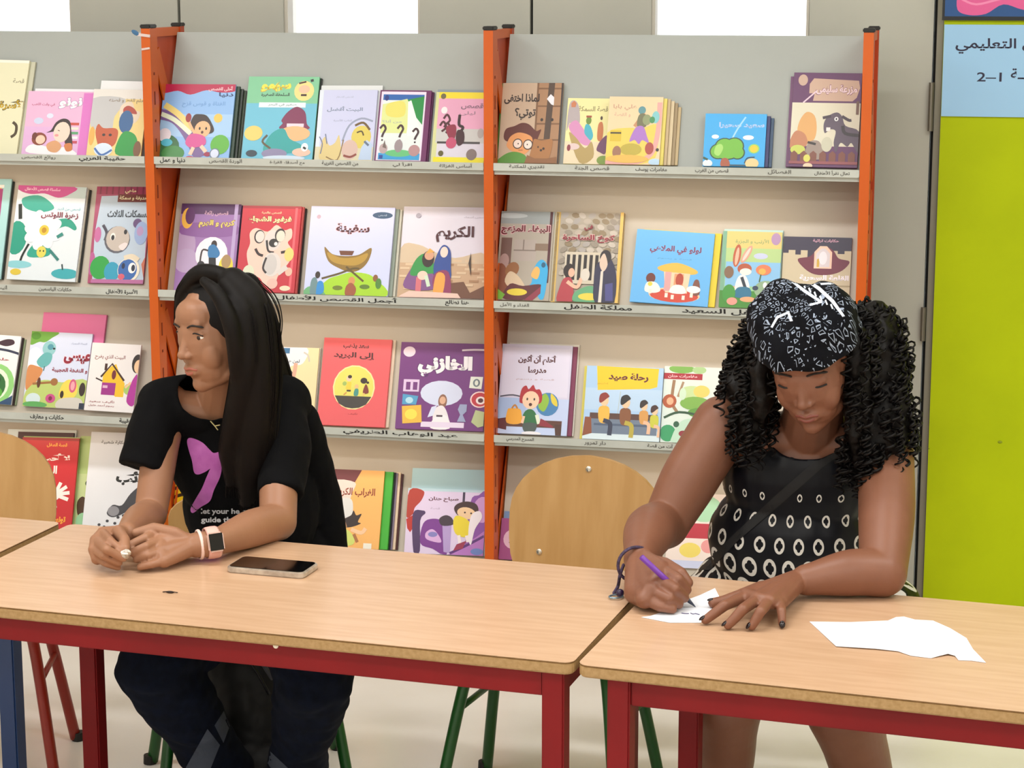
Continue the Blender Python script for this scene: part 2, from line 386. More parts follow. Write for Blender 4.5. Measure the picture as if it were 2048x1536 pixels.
obj('torn_tape', tape, mat('torn white tape', 'dcc8c4', .6), rack)
obj('tape_scrap', G().ell((PX[1] - .014, RY - .002, ZTOP - .012), (.012, .002, .006), Matrix.Rotation(.5, 3, 'Y'), n=10, m=6), mat('blue scrap', '3c6c96', .6), rack)
WRITE = [ # tier, px x range, text, weight
 (0, 0, 55, 122, 'روائع القصص', .004), (0, 0, 168, 260, 'حقيبة العربي', .014), (0, 1, 328, 378, 'دنيا و عمل', .012), (0, 1, 425, 490, 'الوردة القصص', .002), (0, 1, 545, 614, 'مع أصدقاء القراءة', .005), (0, 1, 648, 720, 'من القصص الغريبة', .006), (0, 1, 788, 826, 'اقرأ لي', .008), (0, 1, 880, 945, 'أساس الغزالة', .003),
 (0, 2, 1018, 1088, 'تقديري للمكتبة', .006), (0, 2, 1148, 1216, 'قصص الجنة', .004), (0, 2, 1268, 1330, 'مغامرات يوسف', .005), (0, 2, 1386, 1452, 'قصص من الغرب', .004), (0, 2, 1530, 1576, 'الفصائل', .004), (0, 2, 1622, 1692, 'تعال نقرأ للأطفال', .005),
 (1, 0, -10, 16, 'أنيس', .006), (1, 0, 78, 144, 'حكايات الياسمين', .006), (1, 0, 212, 275, 'الأسرة للأطفال', .012), (1, 1, 552, 796, 'أجمل القصص للأطفال', .012), (1, 1, 890, 938, 'هنا نطالع', .012), (1, 2, 1000, 1058, 'الفداء و الأمل', .004), (1, 2, 1128, 1264, 'مملكة الطفل', .012), (1, 2, 1364, 1540, 'الطفل السعيد', .012),
 (2, 0, 50, 118, 'حكايات و معارف', .012), (2, 0, 230, 256, 'حقيبة', .012), (2, 1, 682, 914, 'عبد الوهاب الطريفي', .010), (2, 2, 1012, 1068, 'المسرح المدرسي', .006), (2, 2, 1170, 1214, 'دار تمرور', .005), (2, 2, 1298, 1350, 'آت من قصة', .008)]
for ti, zk in enumerate(ZK):
    for b in range(3):
        xa, xb = PX[b] + PW + .001, PX[b + 1] - .001; cx = (xa + xb) / 2; w = xb - xa
        top = zk + .345 if ti else atY(700, 66, RY + .19).z
        L = (top - zk) / math.cos(TILT); n = V((0, -math.cos(TILT), math.sin(TILT))); u = V((0, math.sin(TILT), math.cos(TILT)))
        c = V((cx, RY + .061, zk)) + u * (L / 2) - n * .002
        R = Matrix(((1, 0, 0), (0, n.y * -1, u.y), (0, -n.z, u.z)))
        obj('display_panel', G().box(c, (w, .003, L), R), m_plate if ti else m_plate0, rack)
        sh = G().box((cx, RY + .033, zk - .0008), (w, .062, .0016)); obj('shelf_floor', sh, m_plate, rack)
        lg = G().box((cx, RY - .001, zk + LH / 2), (w, .002, LH)); lg.box((cx, RY + .006, zk + .0005), (w, .014, .0015))
        lg.box((cx, RY + .008, zk - .005), (w, .0015, .011))
        lip = obj('shelf_lip', lg, m_lip, rack)
        if ti < 3:      # warm strip lamp under the shelf, lighting the panel and books of the tier below
            lz = V((cx, RY + .020, zk - .010)); lo_ = area(lz, w * .62, .012, .34 if b < 2 else .31, (1, .74, .50), (0, 0, 0)); lo_.data.name = lo_.name = 'shelf_strip_light'
            lo_.rotation_euler = V((0, .45, -1)).to_track_quat('-Z', 'Y').to_euler()
            obj('strip_lamp', G().box(lz + V((0, 0, .005)), (w * .64, .016, .006)), mat('lit strip lamp', 'ffdcb0', .4, emis=1.5), rack)
        for (t2, b2, x0, x1, txt, bo) in WRITE:
            if t2 != ti or b2 != b: continue
            a = atY(x0, 600, RY - .003).x; c2 = atY(x1, 600, RY - .003).x
            vs, fs = text_geo(txt, bo + .01); g = G(); hgt = LH * (.82 if bo >= .01 else .66)
            g.add([(a + (c2 - a) * X, RY - .0026, zk + LH * (.1 if bo >= .01 else .2) + hgt * Y) for X, Y in vs], fs)
            obj('handwriting', g, mat('black marker ink' if bo >= .01 else 'faded marker ink', '1c1a1a' if bo >= .01 else '55524c', .6), lip)
# ---------------------------------------------------------------- books
m_pages = mat('book pages', 'efe8d8', .8, 0, 'ded5c2', 60, stretch=(1, 1, 8))
N3 = V((0, -math.cos(TILT), math.sin(TILT))); U3 = V((0, math.sin(TILT), math.cos(TILT)))
BOOKG = ['picture books on the top tier', 'picture books on the second tier', 'picture books on the third tier', 'picture books on the lowest tier']
def cover_mat(c): return mat('cover ' + c, c, .4)
def book_at(ti, BL, BR, TL, D, t, cov, label, art=None, name='picture_book'):
    zk = ZK[ti]; p0 = V((0, RY + .061, zk)) + N3 * D
    a, b, c = (atPl(*q, p0, N3) for q in (BL, BR, TL))
    ux = (b - a); w = ux.length; ux.normalize(); vy = N3.cross(ux).normalized(); h = (c - a).dot(vy)
    sink = 0
    M = Matrix.Identity(4)
    for i in range(3): M[i][0] = ux[i]; M[i][1] = vy[i]; M[i][2] = N3[i]; M[i][3] = a[i]
    # lift so that the foot never cuts the shelf floor (back bottom corner)
    low = min((M @ V((x, 0, z))).z for x in (0, w) for z in (0, -t))
    if low < zk + .0004: M.translation += V((0, 0, zk + .0004 - low))
    r = thing(name, label, 'book', M=M, group=BOOKG[ti])
    cb = .0009; g = G().box((w / 2, h / 2, -cb / 2), (w, h, cb)); g.box((w / 2, h / 2, -t + cb / 2), (w, h, cb)); g.box((w - cb / 2, h / 2, -t / 2), (cb, h, t))
    obj('cover', g, cover_mat(cov), r, local=True)
    obj('pages', G().box(((w - .002) / 2, h / 2, -t / 2), (w - .004, h - .003, t - 2 * cb)), m_pages, r, local=True)
    if art:
        A = Art(w, h, cov); art(A); me = to_mesh('cover_print', A.g, print_mat()); me.transform(Matrix.Translation((0, 0, .0001)))
        obj('cover_print', me, None, r, local=True)
    return r
def book(ti, BL, BR, TL, cov, label, art=None, behind=(), t=.006, lift=0):
    """behind: (dx, dy, colour, label, thickness[, left dx]) nearest first"""
    D = t + sum(b[4] + .0008 for b in behind) + .0006 + lift
    book_at(ti, BL, BR, TL, D, t, cov, label, art); D -= t + .0008
    for b in behind:
        dx, dy, c, lb, tt = b[:5]; bl = b[5] if len(b) > 5 else dx
        book_at(ti, (BL[0] + bl, BL[1] + .3), (BR[0] + dx, BR[1] + .3), (TL[0] + bl, TL[1] + dy), D, tt, c, lb); D -= tt + .0008

# tier 1, left bay
def a1(A):
    A.r(0, 0, 100, 3, 'f4f2e4'); A.t('قصة', 84, 22, 22, 5, '8c8468'); A.t('الأسرة', 78, 48, 50, 11, 'c9a400', .03, 0, '2c2210'); A.l('84,66 92,70 92,78 84,82', 3, '4a3a20'); A.e(40, 82, 20, 9, 'd8cf9c')
book(0, (-68, 305), (33, 309), (-48, 118), 'e9e6c4', 'cream book with gold and black title at the far left of the top tier', a1, [(13, 3, 'c9c8b0', 'grey green book peeking out behind the cream book, top tier', .006)], .007)
def a2(A):
    A.r(0, 0, 100, 100, 'eab8dc'); A.r(0, 55, 100, 100, 'e3b4e2'); A.r(82, 2, 100, 100, 'dc74c8'); A.t('نونو', 64, 18, 34, 17, 'fdfdfd', .05, 0, 'b77ab8'); A.t('في وقت اللعب', 24, 21, 34, 6, 'c0507a')
    A.e(20, 46, 7, 5, 'cfd6f4'); A.e(36, 38, 5, 4, 'dfe3fa'); A.p('12,96 8,86 20,82 40,86 62,86 78,92 76,98', 'f7f4fb', True)
    for i, c in enumerate(('c84838', 'e9e2d8', '58a070', 'eef0f5', 'c24458')): A.r(62, 48 + i * 7, 80, 52 + i * 7, c)
    A.p('40,60 46,48 56,42 66,46 70,62 74,86 66,90 60,70 50,62 34,64', '2a1512', True); A.e(56, 63, 12, 16, 'f4d8c8', 8); A.e(49, 68, 3, 2, 'e89a9a'); A.l('50,60 53,61', 1, '402020'); A.e(24, 74, 11, 10, '8a3c22'); A.e(17, 70, 4, 6, '6b2c1c'); A.e(26, 75, 7, 7, 'f0cdb6'); A.p('36,82 48,76 58,84 52,94 40,92', 'dba070', True); A.p('62,82 72,80 74,90 66,92', 'd07a3c', True)
book(0, (42, 311), (178, 314), (58, 182), 'eab8dc', 'pink book with white title and a sleeping child, top tier', a2, [(3, -5, 'eef0f6', 'white book standing behind the pink sleeping child book', .006, 12)])
def a3(A):
    A.r(0, 0, 100, 100, 'f0d68a'); A.r(0, 0, 100, 14, 'e6e2dc'); A.p('0,14 60,14 44,40 40,62 10,60 0,50', 'c4c4c6', True); A.t('حلم القط و قصته', 62, 17, 64, 8, '7c6a50'); A.p('52,34 56,22 72,18 80,30 90,34 84,48 60,56', 'e8d6c0', True); A.p('58,30 66,24 78,28 84,36 70,36 64,44', 'b03a26', True)
    A.e(66, 48, 13, 17, '2d5f98'); A.p('54,96 56,74 66,62 84,66 92,80 90,98', '1f9a3c', True); A.p('12,62 16,52 26,58 48,58 54,66 48,84 24,86 16,76', 'c0562c', True); A.e(28, 68, 3, 2, '301810'); A.e(40, 68, 3, 2, '301810'); A.e(30, 90, 17, 10, 'dbe9fb'); A.l('14,88 28,98 46,90', 3, '3f6fb8'); A.e(92, 88, 7, 12, '7a4c26'); A.e(6, 70, 5, 14, 'e8b050')
book(0, (172, 312), (281, 315), (188, 178), 'f0d68a', 'yellow book with a brown animal and blue ball beside the first orange post', a3, lift=.008, behind=[(0, -17, 'eceef2', 'white book standing behind the yellow animal book', .008, 12)])
# tier 1, middle bay
def a4(A):
    A.r(0, 0, 100, 100, '8fbcf2'); A.r(0, 40, 100, 70, 'a7cdf5'); A.p('0,0 100,0 100,9 80,11 60,8 38,14 20,9 0,12', 'b8194c', True); A.t('أحلى القصص', 80, 6, 34, 7, 'f6ccd6', .03)
    A.t('دنيا', 88, 14, 20, 7, '24386e', .03); A.t('الفتاة و قوس قزح', 58, 27, 60, 8, '6c9cdc'); A.e(80, 45, 6, 6, 'f4c65a'); A.e(80, 45, 9, 9, 'f4c65a') if 0 else None
    A.l('-4,40 20,46 40,66 60,98', 14, '7d629c'); A.l('4,28 24,40 46,60', 8, 'f0dc88'); A.l('0,40 20,48 44,66', 6, 'e9f4d8'); A.e(10, 84, 20, 17, '2b6a3c'); A.e(22, 92, 16, 10, '3f8a44'); A.e(8, 68, 9, 9, 'e8e0ec'); A.e(12, 78, 8, 5, '4fb8d4'); A.e(86, 80, 13, 13, '5fb23c')
    A.p('42,56 46,42 54,40 64,42 72,52 76,62 68,66 50,62', '33211c', True); A.e(60, 60, 11, 11, 'eeb98a'); A.e(56, 59, 1.3, 2, '201410'); A.e(65, 59, 1.3, 2, '201410'); A.e(60, 64, 1.8, 2, '5a2a22'); A.l('50,66 42,54 40,48', 3.5, 'eeb98a'); A.e(39, 45, 4, 6, '9c2a2c'); A.p('38,78 42,68 52,66 64,70 66,80 54,84 44,84', 'd5549a', True); A.l('50,84 46,94', 5, 'f1d0b8'); A.l('60,82 68,90', 5, 'f1d0b8'); A.e(70, 93, 5, 3, 'a02c50'); A.e(46, 98, 6, 2.5, 'c04a6c'); A.e(80, 92, 7, 7, '707c98'); A.e(80, 92, 5.5, 5.8, 'dbe2fa')
book(0, (313, 318), (457, 320), (324, 168), '8fbcf2', 'blue book with a dancing girl in a pink skirt and a rainbow', a4,
     [(9, 4, '1c3a28', 'dark green edged book, first behind the dancing girl book', .006), (16, 9, '27332c', 'blackish book, second behind the dancing girl book', .006), (22, 12, '3d4a3a', 'dull green book, last behind the dancing girl book', .005)])
def a5(A):
    A.r(0, 0, 100, 100, '7fc79c'); A.r(0, 32, 100, 100, '6cbfdc'); A.t('سيمو', 40, 12, 42, 12, 'f3e34a', .06, 0, 'c8a83a'); A.t('السلحفاة الصغيرة', 40, 22, 40, 5, '20302a', .03); A.e(80, 17, 14, 12, 'f2dc8c'); A.e(80, 15, 8, 5, 'e8c0a0'); A.l('72,8 82,6', 2, '402018'); A.l('88,5 92,4', 3, '202020'); A.l('76,22 84,22', 2.5, '402018')
    A.r(18, 31, 84, 37, 'e4f2f8'); A.t('صغير في البحر', 51, 34, 40, 4, '7a8c98'); A.p('52,52 60,42 72,36 84,42 88,56 92,62 70,66 50,62 54,56', '7d2452', True); A.r(60, 56, 84, 60, 'e8d6e6'); A.e(72, 68, 22, 9, 'f0b884'); A.e(14, 68, 13, 9, 'f0d070'); A.p('30,84 40,68 56,62 66,74 84,82 76,90 50,92 34,92', '27a2a4', True); A.l('34,70 28,78 40,86', 2.4, '5c4c30'); A.e(46, 92, 18, 6, '8c86ac'); A.e(84, 90, 13, 5, 'e9c3b0'); A.e(88, 84, 5, 5, 'eef6fb'); A.l('86,84 90,86', 2.5, '101418'); A.e(14, 92, 8, 4, '243848'); A.e(60, 97, 30, 3, 'cfe0f4')
book(0, (482, 320), (624, 322), (497, 153), '7fc79c', 'green and blue book with yellow title and a purple hatted figure', a5, [(5, 3, '15201d', 'black edged book right behind the purple hat book', .007)])
def a6(A):
    A.r(0, 0, 100, 100, 'ccd0f2'); A.r(0, 0, 7, 100, 'dfe8f6'); A.t('البيت أفضل', 46, 27, 62, 8, '8490b0', .03); A.t('قصص للصغار', 44, 10, 30, 3, 'a8b0cc'); A.t('كتاب الأسرة', 44, 43, 32, 3.5, '98a0bf'); A.l('46,72 56,50 76,40 96,44', 2.6, '98a0bc'); A.r(0, 80, 100, 100, 'd9d2b4'); A.e(78, 66, 17, 16, 'dcc95c'); A.p('10,98 10,76 16,66 24,78 34,74 40,64 44,98', 'ddc88a', True); A.l('20,94 40,98 48,70', 1.6, '8c7040'); A.e(60, 84, 14, 14, 'd6b8ae'); A.l('50,92 62,94 72,90', 3, '8a3c30'); A.l('66,50 80,46 92,56', 3, '6c5020'); A.l('70,60 78,58 82,64', 2, '504020'); A.p('76,98 80,80 88,70 98,76 98,98', 'bcd0ee'); A.l('84,72 92,78', 3, '60708c'); A.l('6,66 12,76 10,90', 1.4, '707898'); A.l('16,62 20,76', 1.4, '707898')
book(0, (628, 322), (744, 323), (643, 180), 'ccd0f2', 'lavender book with grey title and pale arch drawing', a6, [(10, -9, 'dfe3e6', 'pale book with a gold line behind the lavender arch book', .006, 2)])
def a7(A):
    A.r(0, 0, 100, 100, '6a1d5c'); A.r(3, 2, 90, 98, 'e9ddf2'); A.r(7, 6, 87, 97, 'e4ecee'); A.p('7,6 87,6 87,14 7,14', '1b5fb0'); A.p('50,14 87,8 87,48 72,36', '128a3c'); A.p('7,20 54,12 62,24 58,60 7,60', 'dde69a'); A.p('16,20 48,16 50,36 18,36', 'e4dc6c', True); A.p('56,16 62,14 84,56 80,64 60,64', 'f3f8f4'); A.e(14, 11, 4, 4, '182c80'); A.t('من أنا؟', 28, 44, 38, 5, 'a9b2b4')
    for x, y, s in ((12, 54, 1), (46, 54, 1), (76, 58, .9)): A.l(f'{x-6},{y} {x},{y-5*s} {x+5},{y} {x+1},{y+7} {x-1},{y+12*s}', 3, '3c1d28'); A.e(x, y + 16 * s, 1.8, 1.4, '3c1d28')
    A.r(7, 88, 87, 97, '2f9fdc'); A.e(46, 88, 26, 5, '64bf7c'); A.e(16, 82, 8, 7, 'b9a3a6'); A.p('14,80 17,70 22,82', '70605c'); A.e(45, 78, 8, 9, '9a8c92'); A.e(76, 84, 11, 8, 'b58a8e'); A.r(9, 91, 16, 96, '1d3f9a')
book(0, (748, 323), (851, 325), (758, 180), '6a1d5c', 'purple bordered book with question marks over small animals', a7, [(5, 3, '5b1a50', 'thin plum coloured book behind the question mark book', .006)])
def a8(A):
    A.r(0, 0, 100, 100, 'd8d4e4'); A.r(0, 0, 9, 100, 'd3d69a'); A.r(6, 0, 100, 9, 'f0dc28'); A.r(6, 9, 100, 52, 'e5a6c6'); A.r(6, 52, 100, 72, 'c9c9c9'); A.r(9, 70, 90, 73, '3f3a3c'); A.r(4, 92, 100, 100, 'eadf20'); A.e(14, 6, 5, 4, '6c6440'); A.t('قصص', 70, 20, 42, 9, '86647a', .03); A.t('ليلى', 62, 30, 30, 6, '9c7c90')
    for x, y in ((24, 38), (26, 50), (18, 48)): A.l(f'{x-6},{y} {x},{y-6} {x+6},{y+2} {x-2},{y+8}', 3, '4a1c24')
    A.l('48,32 48,46 56,50 50,58', 4, '2e1218'); A.p('24,50 40,46 44,56 40,68 30,64', '8c2440', True); A.p('46,54 58,56 60,70 50,76 44,66', '3c1620', True); A.e(36, 72, 10, 8, 'c14a70'); A.e(76, 88, 10, 8, '80706e'); A.e(18, 87, 5, 4, '5c5420'); A.e(90, 58, 6, 7, 'b0a8a8'); A.e(18, 26, 6, 5, 'f2ecf0')
book(0, (861, 325), (967, 327), (873, 184), 'd8d4e4', 'yellow and pink book with dark red figures touching the second orange post', a8, [(1, -5, '8a98a4', 'blue grey book edge behind the yellow and pink book', .005, 2)])
# tier 1, right bay
def a9(A):
    A.r(0, 0, 100, 100, 'c8ae96'); A.r(58, 0, 100, 100, 'a97f5c'); A.r(58, 6, 97, 8, '7c5636'); A.r(58, 28, 97, 30, '7c5636'); A.r(58, 50, 97, 52, '7c5636'); A.r(58, 70, 97, 72, '7c5636'); A.p('76,0 86,0 83,70 73,70', '4b3526'); A.r(57, 0, 60, 70, '7c5636'); A.r(97, 0, 100, 100, '2e1c14'); A.p('74,20 80,14 86,18 86,28 82,27', 'eceaf4'); A.e(68, 46, 2.3, 2, '281810'); A.e(85, 46, 2.3, 2, '281810')
    A.t('لماذا اختفى', 33, 20, 58, 13, '2c1b17', .03); A.t('توتي؟', 40, 39, 34, 15, '2c1b17', .03); A.p('8,70 10,58 24,54 36,50 48,52 60,60 68,58 64,68 56,84 40,70 20,74', '5c1f16', True); A.p('14,74 20,66 34,62 54,68 52,82 40,90 24,86 14,80', 'e39a5c', True); A.e(31, 76, 8, 6.5, '3c2a22'); A.e(31, 76, 6.5, 5.2, 'f5dfd6'); A.e(48, 77, 8, 6.5, '3c2a22'); A.e(48, 77, 6.5, 5.2, 'f5dfd6'); A.e(32, 76, 1, 1, '38221c'); A.e(47, 77, 1, 1, '38221c'); A.l('33,84 40,84', 1, 'a8643a')
    A.p('0,100 10,90 26,86 44,90 46,100', '52902c', True); A.p('52,94 56,78 58,70 70,72 86,70 88,78 82,96 66,98', 'a8713e', True); A.e(70, 84, 2, 1.5, '321c10'); A.e(74, 82, 2, 1.6, '321c10'); A.e(65, 80, 1.3, 1.2, '402814'); A.p('44,100 48,90 60,94 80,94 96,92 96,100', '8c5c34')
book(0, (995, 326), (1117, 327), (1006, 166), 'c8ae96', 'brown book with a red haired boy in glasses and a bear', a9, [(-5, 1, '5c9a3c', 'green book peeking out left of the red haired boy book', .006, -3)])
def a10(A):
    A.r(0, 0, 100, 100, 'eee7a6'); A.r(0, 66, 100, 100, 'ead9b8'); A.t('قصة السمكة', 58, 16, 66, 8, '8a8050', .02); A.p('4,10 16,4 26,14 30,38 18,44 8,38 2,50', 'b4a8ac', True); A.p('8,8 14,4 20,8 18,14 9,14', 'c87a50'); A.p('6,44 20,34 34,42 58,66 46,72 24,62', 'd58fc0', True); A.p('8,54 24,60 46,76 60,66 66,90 36,98', 'b49a5c', True); A.p('42,52 44,40 54,42 62,56 58,64 50,60', '3fb0c8', True); A.e(50, 34, 6, 6, '6b8a30'); A.l('44,28 56,28', 3, 'a0462c'); A.p('72,40 80,36 84,48 82,64 72,62', 'c4703a', True); A.e(78, 30, 2.6, 3, '3c2418'); A.p('72,78 78,66 92,56 96,66 92,84 80,82', '6a3560', True); A.e(20, 74, 14, 5, 'e0c8c8'); A.e(88, 94, 14, 7, '7c9a34'); A.e(10, 76, 4, 5, '8a3040')
book(0, (1126, 327), (1216, 329), (1136, 196), 'eee7a6', 'pale yellow book with a pink robed figure beside the brown bear book', a10)
def a11(A):
    A.r(0, 0, 100, 100, 'eccfa6'); A.p('0,54 40,46 60,48 90,40 96,60 84,96 0,96', 'e6cc54', True); A.l('94,8 94,50 84,84 50,98 0,98', 7, 'e2a5a0'); A.t('علي بابا', 30, 16, 44, 9, 'c79a80', .02); A.t('و القصة', 26, 27, 30, 7, 'd4a890'); A.e(62, 20, 7, 6, '57909a'); A.l('50,44 58,34 60,28 68,28 72,42', 5, 'c48c60'); A.p('54,36 58,26 68,26 72,42 64,46 56,46', '6b6a48', True); A.p('42,66 52,46 66,44 74,58 78,68 66,64 60,70 52,64', 'a872c8', True); A.e(72, 34, 8, 8, '8a9468'); A.e(88, 30, 7, 9, '7fc6cc'); A.e(82, 34, 5, 5, '3a8c50'); A.r(6, 50, 26, 66, 'd8ba20'); A.l('6,54 26,54', 2.5, '403410'); A.e(46, 78, 20, 9, 'b9a630'); A.e(80, 76, 8, 9, 'a83c30'); A.e(20, 82, 8, 9, '9a6a50'); A.e(40, 92, 40, 6, 'e2b54c'); A.e(95, 78, 3, 2.5, '2c2018'); A.e(92, 96, 12, 5, 'b4d4ee')
book(0, (1210, 328), (1318, 330), (1223, 193), 'eccfa6', 'tan book with a purple skirted pirate at the front of a thick stack', a11,
     [(8, 3, 'e6d666', 'yellow book, first behind the pirate book', .006), (15, 4, 'cdb48e', 'brown edged book, second behind the pirate book', .006), (23, 8, 'dcc9a4', 'beige book, third behind the pirate book', .006), (30, 12, 'a8916c', 'darker beige book, fourth behind the pirate book', .005), (37, 20, 'c9b184', 'shortest book at the back of the pirate stack', .005)])
def a12(A):
    A.r(0, 0, 100, 100, '29a8ee'); A.t('سعيد سحيرا', 60, 22, 74, 12, 'a9c6f2', .05); A.l('44,52 54,28 66,6', 3, '9ed6f6'); A.e(18, 44, 6, 4, 'e6f2fa'); A.e(72, 45, 9, 4.5, 'e6f2fa'); A.e(82, 66, 9, 9, '8ed060'); A.e(82, 66, 6.5, 7, 'f2c81c')
    [A.e(x, y, rx, ry, '123c28') for x, y, rx, ry in ((24, 72, 14, 15), (34, 62, 16, 16), (50, 62, 16, 17), (56, 74, 12, 13), (38, 76, 20, 12))]; [A.e(x, y, rx, ry, '6db82a') for x, y, rx, ry in ((24, 72, 12, 13), (34, 62, 14, 14), (50, 62, 14, 15), (56, 74, 10, 11), (38, 76, 18, 10))]; A.p('18,76 20,62 28,58 32,66 26,80', 'a5d86a', True); A.p('30,100 30,88 36,84 42,88 44,100', 'a8502c', True); A.e(80, 94, 11, 10, 'e8cf94'); A.l('68,94 72,84 84,82', 2, '123040'); A.e(8, 95, 8, 7, 'e2eef4'); A.l('0,84 8,88', 4, '184a30'); A.l('44,98 70,98', 3, '184a60')
book(0, (1405, 332), (1528, 334), (1413, 227), '29a8ee', 'bright blue book with a round green tree and small sun', a12, [(8, 4, '1c2466', 'navy book just behind the green tree book', .006), (15, 8, '2a4c70', 'teal edged book at the back of the green tree stack', .006)])
def a13(A):
    A.r(0, 0, 100, 100, '5e2a5e'); A.r(0, 32, 100, 78, 'ddd8c2'); A.p('24,12 30,6 96,8 98,16 94,26 88,30 30,30 32,22 24,22', 'cbaa96'); A.t('مزرعة سليمى', 64, 18, 60, 10, 'f2d8e2', .03, 0, '8c5c6c'); A.e(14, 8, 7, 6, 'c7a897'); A.l('16,32 34,20', 1.5, 'e6cadb'); A.p('10,66 12,52 22,42 34,46 38,60 34,72 18,76', 'dca662', True); A.p('0,72 8,62 22,66 24,78 0,80', 'bd7c56', True)
    A.p('48,54 54,46 66,42 74,46 80,56 100,62 100,84 90,74 84,78 74,74 68,84 64,74 66,62 58,60 50,64', '57485c', True); A.l('46,48 58,46', 3, '38283a'); A.l('74,46 84,50 88,50', 3, '38283a'); A.e(66, 49, 3, 2.3, 'f1eff4'); A.e(66, 49, 1.2, 1.3, '1c1420'); A.l('52,60 58,60', 4, 'f0e6e4'); A.l('76,56 80,64 100,66', 3.4, '281a24'); A.p('24,90 26,76 34,72 44,74 50,86 44,92', '99887f', True); A.l('26,74 38,76', 2.5, '201416'); A.e(54, 76, 8, 8, 'c8c6b0'); A.e(12, 82, 11, 5, 'c4cc58')
    for i in range(7): A.p(f'{2+i*14},96 {2+i*14},86 {7+i*14},83 {12+i*14},86 {12+i*14},96', '7a4130')
    A.r(0, 94, 100, 97, '934a50'); A.e(26, 91, 5, 4, 'd8d45c'); A.e(28, 99, 7, 3, 'e6cdb0'); A.r(94, 30, 98, 44, '6f4c3e')
book(0, (1577, 333), (1714, 336), (1591, 145), '5e2a5e', 'tall purple book with a dark donkey and fence beside the right orange post', a13, [(-4, 8, '6c3a68', 'plum book peeking out left of the donkey book', .006, -6)], .007)
# tier 2, left bay
def b1(A):
    A.r(0, 0, 100, 100, 'a8d8dc'); A.r(0, 8, 78, 100, 'f0b060'); A.r(60, 10, 74, 100, 'd8506c'); A.r(74, 10, 82, 100, 'a03078'); A.r(0, 6, 84, 9, 'f4f4f0')
book(1, (-82, 556), (1, 558), (-58, 357), 'a8d8dc', 'teal topped book with orange and pink stripes cut by the photo edge', b1, [(5, 5, '14211f', 'black edged book behind the striped teal book', .006)])
def b2(A):
    A.r(0, 0, 100, 100, 'dfe9f2'); A.r(60, 0, 100, 12, 'bcd0d4'); A.p('8,14 30,10 48,16 56,24 36,28 14,24', '35a898', True); A.p('0,0 82,0 76,8 60,12 40,8 20,9 4,6', 'c2448f', True); A.t('سلسلة قصص للأطفال', 36, 3.6, 52, 4.5, 'f7d3e8', .02); A.t('قصص من الهند', 78, 24, 34, 4, '70b4c8', .02)
    A.e(6, 56, 16, 18, '1f9a84'); A.p('50,44 60,36 80,34 92,42 90,46 76,42 56,48', '209c86', True); A.p('40,58 58,66 56,74 30,76 26,70', '23a08c', True); A.l('26,62 18,76 16,88', 2.4, '141c1a'); A.l('6,20 9,36', 4, '14201e'); A.e(14, 84, 20, 4, '88ccd8'); A.e(12, 92, 8, 3.4, 'd8c040'); A.e(84, 92, 20, 5.5, '35a8b4'); A.l('80,88 78,82', 1.6, '1d3c40')
    for a, r in ((-150, 20), (-110, 21), (-70, 19), (-25, 20), (20, 21), (60, 19), (105, 20), (150, 20), (185, 18)):
        t = math.radians(a); A.e(44 + math.cos(t) * r * .72, 47 + math.sin(t) * r * .56, 14, 6.5, 'f6f7fb' if a % 2 else 'e9edf6', a)
    A.e(46, 47, 7, 5.5, 'e8c440'); A.e(46, 47, 3.5, 3, 'b98c20'); A.e(46, 70, 7, 6, 'dcd25c'); A.e(44, 69, 1, 1, '2a2010'); A.e(49, 69, 1, 1, '2a2010'); A.l('58,68 72,78', 3, '2a7c78'); A.l('66,54 74,50', 3.6, '2a8880'); A.t('زهرة اللوتس', 66, 31, 54, 7.5, '7c1d3c', .03)
book(1, (13, 558), (150, 564), (28, 370), 'dfe9f2', 'white and green book with a white lotus flower', b2, [(4, 2, 'e4e0d0', 'pale book, first behind the lotus flower book', .006), (9, 5, '1c211f', 'dark book, last behind the lotus flower book', .006)])
def b3(A):
    A.r(0, 0, 100, 100, 'a8466e'); A.p('10,10 96,8 100,100 8,100 4,50', 'bdd0e4'); A.r(0, 0, 100, 8, '9c2a58')
    for i in range(9): A.r(6 + i * 11, 0, 9 + i * 11, 8, '7c1d44')
    A.e(10, 50, 6, 8, 'c66aa4'); A.e(4, 80, 6, 12, 'b85a98'); A.t('ماهي', 62, 5, 20, 5, 'f6e8b8', .03); A.r(40, 8, 96, 16, '6c1f22'); A.t('حديقة و سمكة', 68, 12, 50, 5, 'f4ecc4', .03); A.t('السمكات الثلاث', 62, 28, 76, 7.5, '1d2a38', .03); A.e(80, 38, 8, 5, '60407c'); A.l('18,40 26,48 24,56', 3, '403c50')
    A.e(46, 55, 23, 14, '5c5c68'); A.e(47, 54, 21, 13, 'c6bcb4'); A.e(38, 52, 4.5, 4, 'f4f2ee'); A.e(38, 53, 3, 2.8, '1c1a22'); A.e(60, 47, 3, 2.6, '1c1a22'); A.p('50,62 60,58 66,60 58,66', 'f0e0e0', True); A.e(88, 48, 12, 12, '9ab4e4'); A.e(86, 46, 6, 5, 'b89acc')
    A.e(20, 84, 18, 12, '23a040'); A.e(42, 88, 14, 10, '289cc0'); A.e(72, 86, 20, 12.5, 'f0ead8'); A.e(70, 86, 17, 11, '2f66b4'); A.e(78, 84, 7, 5.5, 'f4f4f8'); A.e(80, 84, 3.4, 3.4, '101c3c'); A.e(62, 82, 3, 3, '102048'); A.e(60, 93, 6, 3, 'd85c74'); A.l('62,74 76,72 88,76', 5, 'e8dcc4'); A.p('94,80 104,72 102,94', 'c86c50'); A.r(6, 96, 100, 100, 'b86aa0')
book(1, (175, 566), (286, 568), (188, 373), 'a8466e', 'purple framed book with a grey fish above a blue fish', b3)
